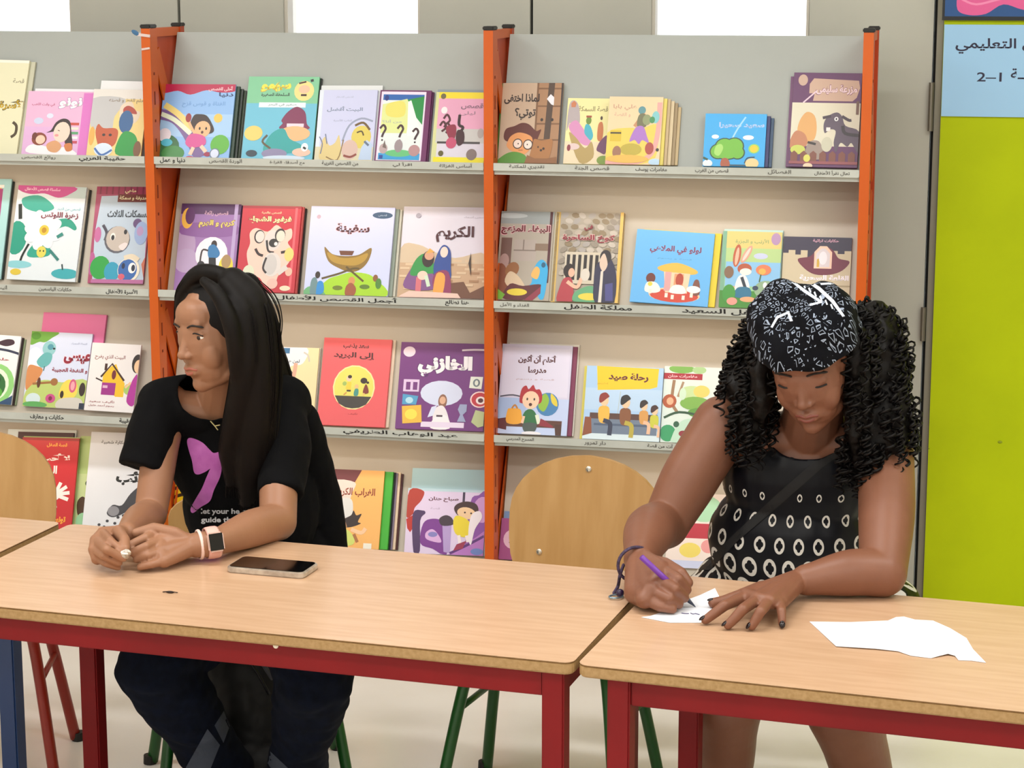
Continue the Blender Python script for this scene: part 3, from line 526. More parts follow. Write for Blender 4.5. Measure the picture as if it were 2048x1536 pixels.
# tier 2, middle bay
def b4(A):
    A.r(0, 0, 100, 100, '9c74b4'); A.r(0, 0, 100, 12, '52285c'); A.e(8, 50, 22, 24, 'b59ac4'); A.e(50, 30, 60, 9, '8a5aa0'); A.e(16, 66, 20, 14, 'b8a2ca'); A.r(90, 0, 96, 100, 'b9a3d4'); A.e(12, 17, 10, 12, 'efb948'); A.e(16, 14, 8, 10, '5c2a64'); A.t('قصص رائعة', 60, 11, 40, 6, 'dcb0c8', .02); A.t('كريم و الهرم', 62, 23, 60, 9, 'ead86c', .04, 0, '8c6c34'); A.e(58, 58, 27, 20, 'f2eefa'); A.e(61, 47, 5, 5, '2c1c1c'); A.p('52,50 62,47 72,56 68,62 54,62', '2d78b4', True); A.p('54,62 66,62 68,74 56,76', '14121a'); A.l('52,54 42,54 40,70', 2, '322228'); A.e(42, 70, 6, 4, '1c1822'); A.e(84, 72, 12, 13, 'ecd63c'); A.e(84, 66, 8, 8, 'a88a5c')
book(1, (347, 580), (466, 583), (364, 407), '9c74b4', 'violet book with a yellow crescent behind the long haired person', b4, [(4, 2, '2a1836', 'black edged book behind the violet crescent book', .006)])
def b5(A):
    A.r(0, 0, 100, 100, 'c2283a'); A.r(0, 0, 100, 3, 'a01c2c'); A.r(90, 2, 94, 98, 'e2606c'); A.t('قصص عالمية', 50, 8, 34, 3.4, 'f0c9a0', .03); A.t('فرفور الشجاع', 48, 16.5, 74, 9, 'f3e2a8', .05, 0, '7c1420')
    A.p('16,32 26,26 46,30 60,22 74,28 86,26 88,36 82,42 88,48 94,56 86,66 78,74 70,82 66,94 50,92 40,84 28,80 20,72 14,56 18,44', 'f4c9bc', True); A.e(56, 40, 14, 12, 'd7cfce'); A.e(33, 36, 9, 8, '2e2326'); A.e(34, 36, 7.5, 6.6, 'd8d4d0'); A.e(68, 34, 9, 8, '2e2326'); A.e(69, 35, 7.5, 6.6, 'dcd6ca'); A.e(58, 43, 8, 5, '191315'); A.e(62, 44, 3, 2.2, 'efe6e6'); A.l('46,40 50,52 60,54', 2.4, '201618'); A.e(58, 68, 16, 14, 'd9d2d0'); A.e(56, 68, 11, 12, 'c8c4c4'); A.l('48,60 44,72 50,78', 2.4, '2a1d20'); A.l('28,50 34,56 42,58', 3, '2a1d20'); A.l('72,54 84,52', 3, '2a1d20'); A.e(86, 56, 8, 8, 'e4cf78'); A.e(20, 78, 10, 9, 'd7dcc4'); A.e(62, 90, 9, 6, 'ecb9b0'); A.e(88, 76, 6, 5, 'eab6a4'); A.l('70,78 84,70', 6, 'd6cfcd'); A.e(84, 95, 9, 3, 'f0dcc0')
book(1, (470, 583), (588, 586), (485, 411), 'c2283a', 'red book with a grey cartoon mouse', b5, [(5, 1, 'dd6c6c', 'pale red edged book behind the grey mouse book', .009), (10, 4, '1a0e10', 'black book at the back of the grey mouse pair', .008)], .009)
def b6(A):
    A.r(0, 0, 100, 100, 'ccd4fa'); A.e(86, 9, 12, 3.8, '2f4f74'); A.t('قصص', 86, 9, 10, 3, 'a8bcd4'); A.e(10, 12, 2.4, 2.4, 'c2a8bc'); A.t('سفينة', 52, 25, 40, 12, '4d1420', .04, 0, 'f1c9d6')
    A.p('20,100 26,84 40,78 56,74 76,76 88,84 98,92 98,100', 'a4d420', True); A.p('0,100 4,92 14,92 26,100', '6cb07c', True); A.p('20,46 30,54 46,56 62,54 76,46 74,60 66,70 54,74 40,70 26,62', '8a6c24', True); A.p('24,52 40,58 58,57 72,52 70,60 60,66 44,66 30,62', 'b38f34', True); A.p('38,50 56,50 54,55 40,55', '6c3c24'); A.l('20,82 40,76 56,70 64,70', 2.2, '5c4a18'); A.l('48,68 70,84', 2.2, '5c4a18'); A.e(15, 78, 3, 4, '30221c'); A.p('8,100 8,84 14,82 18,100', '6a8c94', True); A.p('15,100 16,86 22,86 24,96 20,100', '2b8cd8', True); A.e(56, 84, 4, 5, 'd0905c'); A.p('50,100 50,90 56,86 62,92 60,100', '9c5434', True); A.e(84, 80, 3, 4, '8a5830'); A.e(40, 92, 6, 2.6, '6c7c1c'); A.e(72, 90, 6, 2.6, '5a7c1c'); A.e(88, 86, 3.5, 6, '4c8430')
book(1, (607, 588), (775, 593), (617, 412), 'ccd4fa', 'lilac book with a wooden ark on a green hill', b6, [(9, 3, '8f9c90', 'grey green book, first behind the wooden ark book', .007), (15, 4, 'e4e2d4', 'cream book, second behind the wooden ark book', .006)], .008)
def b7(A):
    A.r(0, 0, 100, 100, 'e0dcec'); A.p('0,46 20,42 40,50 64,56 100,52 100,100 0,100', 'd4bfa4', True); A.r(0, 62, 100, 100, 'c9a888')
    for j in range(8):
        for i in range(7):
            if (i + j) % 3: A.r(1 + i * 15 + (j % 2) * 6, 58 + j * 4.4, 12 + i * 15 + (j % 2) * 6, 60.5 + j * 4.4, 'ab8462' if (i * j) % 2 else 'dcc2a2')
    A.p('54,100 58,84 76,82 84,94 100,86 100,100', '6f4632'); A.e(18, 10, 3, 2.6, 'a9a4b4'); A.t('الكريم', 62, 30, 44, 18, '4a1622', .035); A.t('قصص أسماء', 84, 11, 26, 2.4, 'b4aebd')
    A.p('8,90 12,72 22,62 36,68 44,90', '80508c', True); A.p('14,76 18,60 28,52 38,60 44,72 34,74', '2f9448', True); A.e(33, 58, 7, 9, '2c1c1c'); A.e(34, 54, 5.4, 5, 'd8a284'); A.p('30,52 34,46 40,50', 'e0a850'); A.p('40,66 44,50 50,42 58,48 60,66 60,80 44,80', '2c4a9a', True); A.e(51, 50, 4.5, 6, 'eed9cf'); A.p('40,84 44,72 58,72 62,98 48,100', '8c3460', True); A.p('44,74 54,76 52,98 42,98', 'e8a44a', True); A.l('24,78 24,98', 6, 'd2707c'); A.e(28, 76, 6, 5, 'efcfc0'); A.l('32,76 36,88', 4, 'cfe4cc'); A.p('4,98 14,93 70,95 74,100 2,100', 'e6c6ba'); A.p('80,62 82,50 84,76', '3c2c28')
book(1, (794, 594), (967, 598), (812, 413), 'e0dcec', 'white book with two robed figures before a brick wall', b7)
# tier 2, right bay
def b8(A):
    A.r(0, 0, 100, 100, 'b0a89c'); A.r(0, 0, 100, 14, '9aa2a4'); A.e(20, 5, 30, 3, 'bcc4c6'); A.r(92, 0, 97, 80, '4c1620'); A.r(28, 32, 70, 56, 'b3a8a2'); A.l('28,44 70,44', 1.4, '82766e'); A.l('46,32 46,44', 1.4, '82766e'); A.r(68, 36, 92, 44, '86705e'); A.r(4, 30, 24, 60, '6e5048'); A.t('الببغاء المزعج', 48, 21, 92, 11, '6c1424', .045, 0, 'f0c4cc'); A.e(12, 56, 9, 8, 'ac8c88'); A.p('0,96 2,62 14,62 22,76 18,94', '84482c', True); A.e(28, 66, 12, 9, '946034', 30); A.p('16,80 24,68 42,74 56,88 36,90', 'dcc6a8', True); A.p('66,80 70,62 82,54 94,62 94,82 90,98 80,96 76,82 60,84', '35aee8', True); A.p('64,72 72,62 80,66 76,76', 'e8b864', True); A.e(86, 60, 4, 3, '1c5c80'); A.p('14,98 26,82 50,84 84,82 70,94 50,100', '5c2028', True); A.e(40, 91, 19, 4, 'e6d23c'); A.p('0,98 4,88 18,94 12,100', '78b83c'); A.p('54,100 84,84 84,92 70,100', '8c3044')
book(1, (990, 599), (1097, 602), (998, 422), 'b0a89c', 'grey stone wall book with a blue parrot, next to the second orange post', b8, [(9, 1, 'cfc8b4', 'beige book behind the blue parrot book', .006)])
def b9(A):
    A.r(0, 0, 100, 100, 'aba294'); random.seed(3)
    for j in range(11):
        for i in range(7): A.e(8 + i * 14 + (j % 2) * 6 + random.uniform(-2, 2), 4 + j * 6.4, 6.5, 3, ('c2bab0', '938a7e', 'b8aea2', '8c7c62', 'a9a3a0')[random.randrange(5)], random.uniform(-40, 40), 8)
    A.r(95, 0, 100, 100, 'e2bb62'); A.t('في', 46, 18, 14, 7, '8a1c34', .04); A.t('كوخ الساحرة', 47, 30, 82, 9, '8a1c34', .04, 0, 'd8b6b0'); A.r(12, 45, 70, 80, 'cfc6b4')
    for i in range(6): A.r(15 + i * 9, 48, 20 + i * 9, 76, '231b1c')
    A.e(20, 66, 9, 8, '231413'); A.e(24, 68, 5, 5, 'e6b8a0'); A.p('4,100 8,82 14,74 26,76 28,100', 'b03c48', True); A.l('18,78 34,84 40,74', 4, 'e6b8a0'); A.e(46, 70, 7, 7, 'd9d2c8'); A.p('28,96 34,88 56,82 72,90 64,100 34,100', '64a87c', True); A.e(54, 94, 17, 4, 'e6d24c'); A.p('60,76 62,60 72,52 82,50 92,62 96,80 92,100 64,100', '2b2a4a', True); A.e(76, 50, 9, 8, '241c24'); A.p('68,52 74,46 80,58 74,66 68,60', 'd9c2b2', True); A.p('70,66 74,64 74,100 69,100', 'dcd6cc'); A.p('78,80 90,78 92,98 80,98', '4a4a8a')
book(1, (1109, 603), (1236, 607), (1121, 423), 'aba294', 'stone patterned book with a girl and a cloaked figure at a barred window', b9, [(2, 1, 'e8c470', 'yellow edged book behind the barred window book', .006, -8)])
def b10(A):
    A.r(0, 0, 100, 100, '64b4f2'); A.t('لولو في الملاهي', 52, 26, 66, 12, '7c2050', .035); A.t('قصة و رسوم', 52, 38, 44, 2.5, '4a90cc'); A.e(56, 87, 33, 10, 'f4c8a0'); A.e(56, 88, 31, 9, 'cf4028'); A.p('32,50 56,43 82,52 76,58 40,56', 'ecb948', True); A.p('40,56 74,57 72,84 44,84', 'e8cfb0'); A.r(42, 56, 50, 82, 'd9a2a4'); A.p('54,58 66,58 66,80 54,80', 'e09c70'); A.e(61, 66, 5, 9, 'b03c20'); A.e(24, 66, 6, 7, '6b2c20'); A.p('18,84 20,72 32,72 38,82 30,86', 'eaf0ea', True); A.e(24, 74, 3, 3, 'e8d040'); A.p('50,84 54,74 66,74 70,84', 'f3f3ee', True); A.p('78,84 80,66 86,66 88,84', '7c4638', True); A.e(80, 78, 9, 5, 'e9eef2')
    for x, y in ((25, 86), (46, 90), (54, 92), (68, 92), (78, 88)): A.l(f'{x},{y-5} {x},{y+1}', 4, 'f7e6dc')
book(1, (1259, 603), (1415, 614), (1277, 458), '64b4f2', 'sky blue square book with a merry go round', b10, [(14, 0, 'e9cf28', 'bright yellow book behind the merry go round book', .009)], .007)
def b11(A):
    A.r(0, 0, 100, 100, '9ccf9c'); A.r(0, 0, 100, 22, 'dcc878'); A.r(0, 22, 100, 40, 'b2d08c'); A.r(8, 40, 100, 72, '88c0ec'); A.t('الأرنب و الجزرة', 50, 13, 56, 7, '8aa468', .02); A.e(90, 9, 8, 8, 'b08cb8'); A.r(0, 0, 7, 100, '79ae94'); A.r(0, 78, 100, 100, '3f8a28'); A.e(66, 32, 12, 4, 'c4ccec')
    A.e(26, 32, 6.5, 15, 'b5532c', 6); A.e(26, 33, 3, 12, 'eeb69c', 6); A.e(42, 30, 5.5, 13, 'dba08c', 28); A.e(42, 30, 2.5, 10, 'f1d0c8', 28); A.e(40, 49, 12, 7, 'b0502c'); A.e(42, 53, 10, 4.6, 'efe8e4'); A.p('26,78 30,60 42,58 50,72 46,80', 'f0eef0', True); A.l('36,60 44,76', 4, '18283c'); A.p('26,86 30,74 50,74 52,86', '1f6f94', True); A.l('20,90 22,72', 5, 'dcae94'); A.e(48, 89, 13, 3.5, 'e9a878'); A.e(72, 50, 13, 7, 'e07c50'); A.e(70, 52, 6, 4, 'f2b048'); A.l('68,56 66,66', 1.6, '3c5c20'); A.e(78, 76, 20, 12, '8fae8c'); A.e(76, 70, 3.5, 4, 'f2f2f2'); A.e(14, 54, 8, 8, '806048'); A.e(16, 82, 11, 12, '3c9434'); A.e(22, 92, 9, 5, 'e49a8c'); A.e(60, 74, 5, 3, '1c2c50')
book(1, (1437, 614), (1556, 618), (1450, 462), '9ccf9c', 'green and blue book with a long eared rabbit in trousers', b11, [(2, -4, 'bcdcd8', 'pale aqua book behind the long eared rabbit book', .006, 2)])
def b12(A):
    A.r(0, 0, 100, 100, '2a2140'); A.p('0,22 8,22 8,18 18,18 18,24 26,24 26,18 36,18 36,28 70,28 70,18 80,18 80,22 90,22 90,18 100,18 100,100 0,100', 'cdbfa2'); A.t('حكايات تراثية', 62, 5, 38, 5, 'dca8c0', .03); A.p('22,30 40,26 50,16 62,12 74,18 82,28 98,32 88,44 70,50 48,50 32,42', '6c1c3a', True); A.p('46,42 46,20 54,12 64,12 72,20 72,42', 'f3cbb4'); A.p('49,40 49,22 56,15 62,15 69,22 69,40', 'dcd2d8'); A.p('50,40 50,30 54,28 54,40', 'cfa83c'); A.e(59, 28, 6, 9, 'efe9f2'); A.t('القلعة السحرية', 62, 55, 72, 9, 'f6eef8', .05); A.r(0, 64, 100, 66, 'a89878'); A.r(20, 66, 22, 80, 'a89878'); A.r(60, 66, 62, 80, 'a89878')
book(1, (1560, 622), (1697, 626), (1577, 473), '2a2140', 'dark book with a castle wall and arched window above the headscarf', b12)
# tier 3, left bay
def c1(A):
    A.r(0, 0, 100, 100, 'e8ecf0'); A.p('40,12 60,6 80,6 84,12 62,16', '3c2434', True); A.l('30,20 70,22 104,26', 3.5, '2c3450'); A.t('حلم', 60, 36, 34, 6, '9c2c38', .03); A.e(50, 72, 50, 30, '8fd07c'); A.e(46, 72, 40, 24, 'e2f2dc'); A.e(44, 74, 34, 20, '2c6c34'); A.e(50, 66, 12, 9, '16281c'); A.e(48, 66, 5, 4, 'f2f4f2'); A.e(56, 84, 16, 8, '54a83c'); A.p('60,100 90,90 100,86 100,100', '2c4c74')
book(2, (-52, 804), (22, 810), (-36, 667), 'e8ecf0', 'white book with a green ring and dark creature cut by the photo edge', c1, [(5, 3, '2a1418', 'dark red edged book behind the green ring book', .007), (10, 6, '9cb08c', 'grey green book at the back behind the green ring book', .005)])
def c2(A):
    A.r(0, 0, 100, 100, 'd2dcf6'); A.p('0,0 44,0 34,8 24,14 14,14 0,18', '6aa43c', True); A.e(8, 6, 8, 5, '4c8a24'); A.e(10, 38, 13, 17, 'eef4fc'); A.e(32, 22, 11, 10, '8cc4cc'); A.e(34, 20, 5, 4, '4c94a8'); A.e(40, 22, 2, 1.4, '14202c'); A.p('14,40 26,28 38,30 36,42 24,48', '62b0b4', True); A.l('28,46 27,52', 1.5, '3c6c74'); A.p('0,60 2,46 14,46 26,52 12,74 2,78', 'cf8a54', True); A.p('8,74 30,64 60,66 100,62 100,100 0,100', 'b8cc74', True)
    A.t('النملة الحمراء', 80, 14, 26, 3, '98a4c4'); A.t('عيسى', 80, 34, 44, 14, '8c1630', .06, 0, 'eed6e8'); A.t('و النفخة العجيبة', 70, 50, 58, 7, '8c1630', .035); A.l('12,70 30,68 50,66', 3, '9c6c3c'); A.e(47, 66, 6, 5, '9c6838'); A.e(22, 68, 3, 7, '5c3420'); A.p('58,86 60,70 70,62 84,66 86,80 76,88', 'ecd656', True); A.e(78, 70, 6, 9, 'd05c80'); A.e(78, 70, 3.4, 6, 'eaa4b0'); A.e(62, 82, 3, 5, '30201c'); A.e(94, 74, 5, 9, '30201c'); A.e(16, 90, 12, 8, 'cfe2e8'); A.e(44, 88, 8, 6, 'c64c8c'); A.e(44, 88, 3, 3, '802048'); A.p('56,100 60,88 92,86 96,100', 'cfcbc4', True); A.e(20, 97, 20, 4, '5ca85c'); A.r(92, 92, 100, 100, '243048')
book(2, (45, 812), (167, 819), (62, 662), 'd2dcf6', 'light blue book with a blue bird and red title, third tier', c2, [(24, -38, 'dd6ea8', 'taller pink topped book standing behind the blue bird book', .008, 19)], .007)
def c3(A):
    A.r(0, 0, 100, 100, 'ebe8ea'); A.t('البيت الذي يفرح', 40, 21, 62, 8, '84403c', .02); A.p('30,62 30,48 44,34 54,30 64,46 76,58 76,78 60,78', 'eebf20'); A.l('26,50 46,30 74,54', 3, '3c1a14', False); A.l('34,40 34,30', 4, '3c1a14'); A.e(52, 46, 4.4, 7, '6c1c2c'); A.p('30,58 58,58 58,76 30,76', '9c2488'); A.r(32, 62, 42, 66, 'dcb0d0'); A.l('16,52 30,56', 2, '2c1a1a'); A.e(84, 66, 9, 8, 'a8c86c'); A.e(97, 28, 11, 14, '221314'); A.e(100, 32, 9, 10, 'f2cba2'); A.p('84,84 88,60 94,48 100,46 100,88', 'b0289a', True); A.l('88,56 78,64', 3.4, 'f0c8a0'); A.t('تأليف سعيد', 34, 86, 52, 4.6, 'a05058', .01); A.t('رسوم أحمد خليل', 34, 92, 52, 4.6, 'a05058', .01)
book(2, (168, 820), (266, 826), (188, 685), 'ebe8ea', 'white book with a yellow house and a girl in purple', c3, lift=.017)
# tier 3, middle bay
def c4(A):
    A.r(0, 0, 100, 100, 'ead8a8'); A.p('0,0 72,0 66,20 40,24 34,32 0,34', 'e2e6ee', True); A.r(12, 1, 34, 8, '2f6c9c'); A.t('لمن هذا المال', 30, 18, 56, 5.5, '3c4450', .02); A.p('10,34 30,26 44,32 50,44 36,42 22,38', '3a2220', True); A.e(28, 36, 11, 6, 'c8a08c'); A.l('50,20 48,34 42,50', 5, 'd9a890'); A.l('66,6 76,10 80,18', 2, 'c8c2b8'); A.p('44,52 50,44 54,54 48,60', 'c07058')
book(2, (537, 850), (626, 853), (554, 694), 'ead8a8', 'cream book with a blue stamp behind the long haired person', c4, [(3, 0, 'f0ece6', 'white edged book behind the cream blue stamp book', .008)])
def c5(A):
    A.r(0, 0, 100, 100, 'e35a60'); A.t('سعد يذهب', 48, 9, 38, 6.5, '4a1418', .04); A.t('إلى البريد', 48, 20, 64, 8.5, '4a1418', .04); A.e(50, 56, 31, 25.5, 'f5e0a0'); A.e(50, 56, 29, 24, 'ddd964'); A.p('23,66 77,66 70,75 60,79 50,80 40,79 30,75', '38332f', False); A.e(42, 46, 4, 3.4, 'efc8ac'); A.e(43, 44, 3, 2, '2a1c18'); A.p('38,58 40,50 46,50 46,60', 'e8ca3c'); A.r(40, 59, 46, 61, '302018'); A.l('40,62 36,65', 1.6, 'c8904c'); A.e(36, 52, 3, 2.4, '9cb860'); A.e(54, 55, 3, 2.6, 'e4bc80'); A.p('51,65 52,58 57,58 57,65', '3c8f88', True); A.e(64, 48, 5, 3.4, '2c1a18'); A.p('64,62 67,52 71,56 72,62', '7c2c28', True); A.l('66,62 65,65', 1.6, 'e8c070'); A.e(70, 50, 2, 1.4, '2c1a18'); A.t('تأليف', 52, 86, 14, 2.4, 'b03c44')
book(2, (633, 849), (769, 855), (652, 675), 'e35a60', 'coral red book with three children in a yellow circle', c5, [(8, 1, 'efe2cc', 'cream edged book behind the coral red book', .008)], .011)
def c6(A):
    A.r(0, 0, 100, 100, '702d7c'); A.e(10, 11, 7, 6, 'e8d6e6'); A.l('70,8 84,7 100,7', 2, 'f0e4f0'); A.t('الخازنيّ'.replace('ّ', ''), 52, 27, 62, 24, 'f2f0f6', .07, 0, '542064'); A.e(50, 58, 24, 14.5, 'd4dcf6'); A.e(52, 67, 5, 8, '8c604c'); A.e(52, 66, 3.5, 4.4, 'dcae90'); A.p('42,88 44,76 52,72 58,80 60,92 46,92', 'e9e4ea', True); A.p('36,86 40,74 46,72 42,84', 'd7def8'); A.p('40,98 46,84 58,84 62,98', 'f1eef4', True); A.r(29, 91, 78, 97, 'e6d8f0'); A.r(46, 83, 53, 85, '3c1a34')
    A.r(6, 43, 24, 57, 'dcc4e8'); A.r(9, 46, 14, 55, '702d7c'); A.r(17, 46, 22, 55, '702d7c'); A.p('6,60 24,62 22,72 6,72', '4c9ccc'); A.e(14, 67, 4.4, 3.6, 'b0dcf0'); A.p('6,74 28,72 30,92 8,94', 'e7b93c'); A.e(17, 83, 7, 6, 'f6de4c'); A.p('82,38 96,38 95,52 81,51', 'e8eee4'); A.e(89, 45, 4, 4.6, '6c7c84'); A.e(89, 45, 2, 3, 'e8eee4'); A.e(94, 64, 11, 9.4, 'f3d8d8'); A.e(94, 64, 9.4, 8, 'c0283c'); A.e(95, 65, 5.4, 4.6, 'f4e6e6'); A.e(95, 65, 3, 2.6, '501424'); A.p('70,76 72,70 80,70 80,78 76,82 80,90 70,90 73,82', '9aa4c8'); A.p('86,90 90,76 100,78 100,94 94,96', 'b9c692')
book(2, (790, 857), (966, 863), (810, 684), '702d7c', 'purple book with white title and a scholar in a pale cloud', c6, t=.008)
# tier 3, right bay
def c7(A):
    A.r(0, 0, 100, 100, 'c2d2f6'); A.r(0, 0, 100, 60, 'd3d0ea'); A.r(3, 4, 97, 58, 'dcd9f0'); A.l('2,59 20,57 40,60', 1.6, '4c4c60'); A.r(0, 60, 40, 86, 'a9c0ea'); A.t('أحلم أن أكون', 52, 17, 56, 11, '52131c', .04); A.t('مدرسا', 52, 29, 26, 9, '52131c', .04); A.t('قصة و رسوم', 50, 39, 54, 2.6, 'c0a8b4')
    A.r(0, 84, 92, 92, '5c3426'); A.p('0,84 14,82 14,96 0,94', '5a1c24'); A.p('82,88 92,88 92,100 84,100', '4c2c20'); A.e(70, 66, 16, 13, '3f80b8'); A.p('58,62 66,54 72,62 66,74 58,70', '8ebc3c', True); A.p('74,54 82,60 84,68 76,64', 'e0cc3c', True); A.p('14,88 14,74 18,72 30,72 34,76 34,88', 'efa92c', True); A.l('20,72 24,68 28,72', 1.8, 'c27c1c'); A.p('30,62 32,50 38,46 42,50 48,45 52,50 58,50 62,58 58,66 34,66', 'b01c2c', True); A.e(46, 62, 12, 10, 'f3cfb2'); A.e(41, 61, 1.2, 1.5, '301c18'); A.e(51, 61, 1.2, 1.5, '301c18'); A.e(46, 67, 2.4, 1.8, '4c1a1a'); A.p('36,88 38,76 46,72 54,76 58,88', '1f6c38', True); A.l('38,80 36,88', 3, 'f0c8a8'); A.l('56,78 60,88', 4, 'e4ecd8'); A.p('38,88 56,88 54,97 40,97', '465450', True); A.p('60,90 62,82 68,84 80,90 80,92', '8c2434'); A.e(50, 99, 14, 2.4, 'ecebf2')
book(2, (992, 866), (1133, 872), (998, 687), 'c2d2f6', 'pale violet book with a red haired boy and a globe', c7, [(10, 2, '7c2a50', 'maroon edged book, first behind the globe book', .007), (14, -2, 'e3e2da', 'off white book, last behind the globe book', .006)])
def c8(A):
    A.r(0, 0, 100, 100, 'a9cdf4'); A.r(0, 30, 100, 60, 'b9d6f6'); A.r(0, 86, 100, 100, 'd6e8f2'); A.p('13,0 94,1 93,26 84,29 16,33', 'ecc81c'); A.t('رحلة صيد', 55, 14.5, 52, 12, '5c1826', .045); A.t('قصة و رسوم', 22, 24, 14, 4, 'c89c10'); A.l('44,64 46,34', 1, 'b8c8d0'); A.r(8, 64, 96, 72, '54342c'); A.r(10, 72, 96, 92, '6c7c94'); A.r(14, 78, 90, 81, '4c5c78'); A.p('0,96 2,70 10,70 12,92', '8a4a2a')
    def kid(x, y, hr, top, leg, s=1):
        A.p(f'{x-5*s},{y+30*s} {x-7*s},{y+12*s} {x},{y+8*s} {x+7*s},{y+12*s} {x+6*s},{y+30*s}', top, True); A.e(x, y + 1 * s, 5.4 * s, 7.5 * s, 'f0c8a4'); A.p(f'{x-7*s},{y+2*s} {x-6*s},{y-7*s} {x+1*s},{y-10*s} {x+6*s},{y-5*s} {x+3*s},{y-2*s} {x-4*s},{y+4*s}', hr, True); A.l(f'{x},{y+28*s} {x+9*s},{y+32*s} {x+9*s},{y+48*s}', 6 * s, leg)
    kid(26, 46, '8c2c20', 'f0b848', '28304c'); kid(54, 48, '1c1a20', '84502c', 'b8a83c'); kid(78, 52, '2c1c1c', 'd49a50', 'e9bc9c', .8); kid(92, 58, '3c1c18', 'c8c83c', 'e9bc9c', .75)
book(2, (1164, 877), (1318, 884), (1176, 731), 'a9cdf4', 'blue book with a yellow title box and a family on a log', c8, [(-4, 1, 'd8cc58', 'yellow spotted book peeking out left of the family book', .006, -5)])
def c9(A):
    A.r(0, 0, 100, 100, 'dce9e4'); A.e(30, 3, 22, 6, '78b04c'); A.e(60, 4, 12, 5, 'a8cc90'); A.r(0, 9, 66, 17, 'a8182c'); A.t('مغامرات حنان', 32, 13, 50, 5, 'f4c8d0', .03); A.l('18,18 16,46 26,60', 4, '9c7858'); A.l('34,20 26,40', 3, 'a88868'); A.e(50, 34, 22, 9, 'c4dca0'); A.e(66, 32, 14, 8, 'ecd068'); A.e(56, 48, 26, 9, '7cb048'); A.e(70, 60, 26, 7, '5c9838'); A.l('4,68 30,60 70,64', 3, '234c30'); A.e(12, 46, 12, 9, 'b0542c'); A.e(13, 46, 6, 5, 'f0b08c'); A.e(34, 36, 6, 8, 'cfe8d0'); A.e(12, 88, 14, 11, '2f9c64'); A.p('20,92 34,72 60,68 96,74 96,100 26,100', 'bfe0cc', True); A.e(38, 88, 7, 4, '8c2030'); A.e(50, 95, 10, 4, 'b42c40'); A.e(26, 76, 5, 4, '24583c')
book(2, (1320, 884), (1437, 889), (1330, 732), 'dce9e4', 'leafy green book with a red title band beside the curly haired person', c9)
# tier 4
def d1(A):
    A.r(0, 0, 100, 100, 'c4242c'); A.r(0, 0, 100, 3, 'a01c24'); A.t('قصة الطفل', 62, 8, 36, 5, 'f4a83c', .04); A.t('لا أحب', 60, 22, 54, 10, 'f6e9e4', .05); A.t('الـ', 60, 35, 12, 9, 'f6e9e4', .04)
    for d in (-60, -30, 0, 30, 62):
        a = math.radians(d - 40); A.l(f'66,62 {66+26*math.cos(a):.1f},{62+14*math.sin(a):.1f}', 4, 'f4ece8')
    A.e(64, 63, 11, 6, 'f4ece8'); A.p('54,82 56,70 66,72 72,76 62,82', 'f1d9d4', True); A.t('تونس', 76, 90, 26, 8, 'f4a83c', .05)
book(3, (28, 1056), (142, 1060), (40, 874), 'c4242c', 'red book with a white hand print beside the left chair back', d1, [(2, -2, 'a9c27c', 'green book with dark leaves behind the hand print book', .006), (-12, -11, '3c1020', 'dark maroon book behind the hand print book', .006, -10), (-6, -16, 'dfe9ea', 'white book at the back behind the hand print book', .006, -30)])
def d2(A):
    A.r(0, 0, 100, 100, 'cad99c'); A.r(0, 0, 100, 40, 'b8cf86'); A.e(60, 50, 14, 3, '3c5424'); A.p('10,70 40,64 70,72 60,84 20,84', '4c3018', True); A.e(50, 90, 40, 9, '9cd4a4'); A.l('20,96 60,98', 3, '1c4028')
book(3, (146, 1061), (182, 1062), (157, 872), 'cad99c', 'pale green book squeezed between the red and white wolf books', d2)
def d3(A):
    A.r(0, 0, 100, 100, 'e2e5ec'); A.t('حكاية شعبية', 36, 10, 38, 4, '4c4c54', .02); A.t('عاد الذئب', 66, 25, 34, 6.5, '17171a', .05); A.t('الذئب', 74, 45, 58, 14, '17171a', .05)
    for x, y in ((8, 96), (20, 98), (26, 92), (34, 94), (38, 88), (50, 90), (54, 84), (62, 82), (70, 78)): A.e(x, y, 2.4, 1.4, '3c3c44')
    A.p('36,80 44,72 58,72 70,60 88,50 94,58 80,68 70,76 56,82 44,84', '3c3c44', True); A.e(46, 78, 9, 5, '8c8c94'); A.e(80, 94, 18, 9, '8c8c92')
book(3, (163, 1064), (293, 1070), (174, 863), 'e2e5ec', 'white book with a grey wolf and paw prints', d3, t=.008, lift=.008)
def d4(A):
    A.r(0, 0, 100, 100, 'eecb18'); A.r(0, 0, 6, 100, 'e07a20')
    for i in range(11): A.l(f'8,{6+i*9} 30,{2+i*9} 56,{8+i*9} 90,{1+i*9}', 3.4, '3c2a10')
book(3, (329, 1072), (440, 1078), (340, 880), 'eecb18', 'yellow tiger striped book behind the black shirt', d4)
def d5(A): A.r(0, 0, 100, 100, 'f0ece8'); A.r(60, 0, 100, 100, 'ebe4de'); A.t('حكايات', 30, 30, 40, 8, '8c7c70')
book(3, (535, 1088), (650, 1094), (548, 932), 'f0ece8', 'plain white book left of the orange crow book', d5)
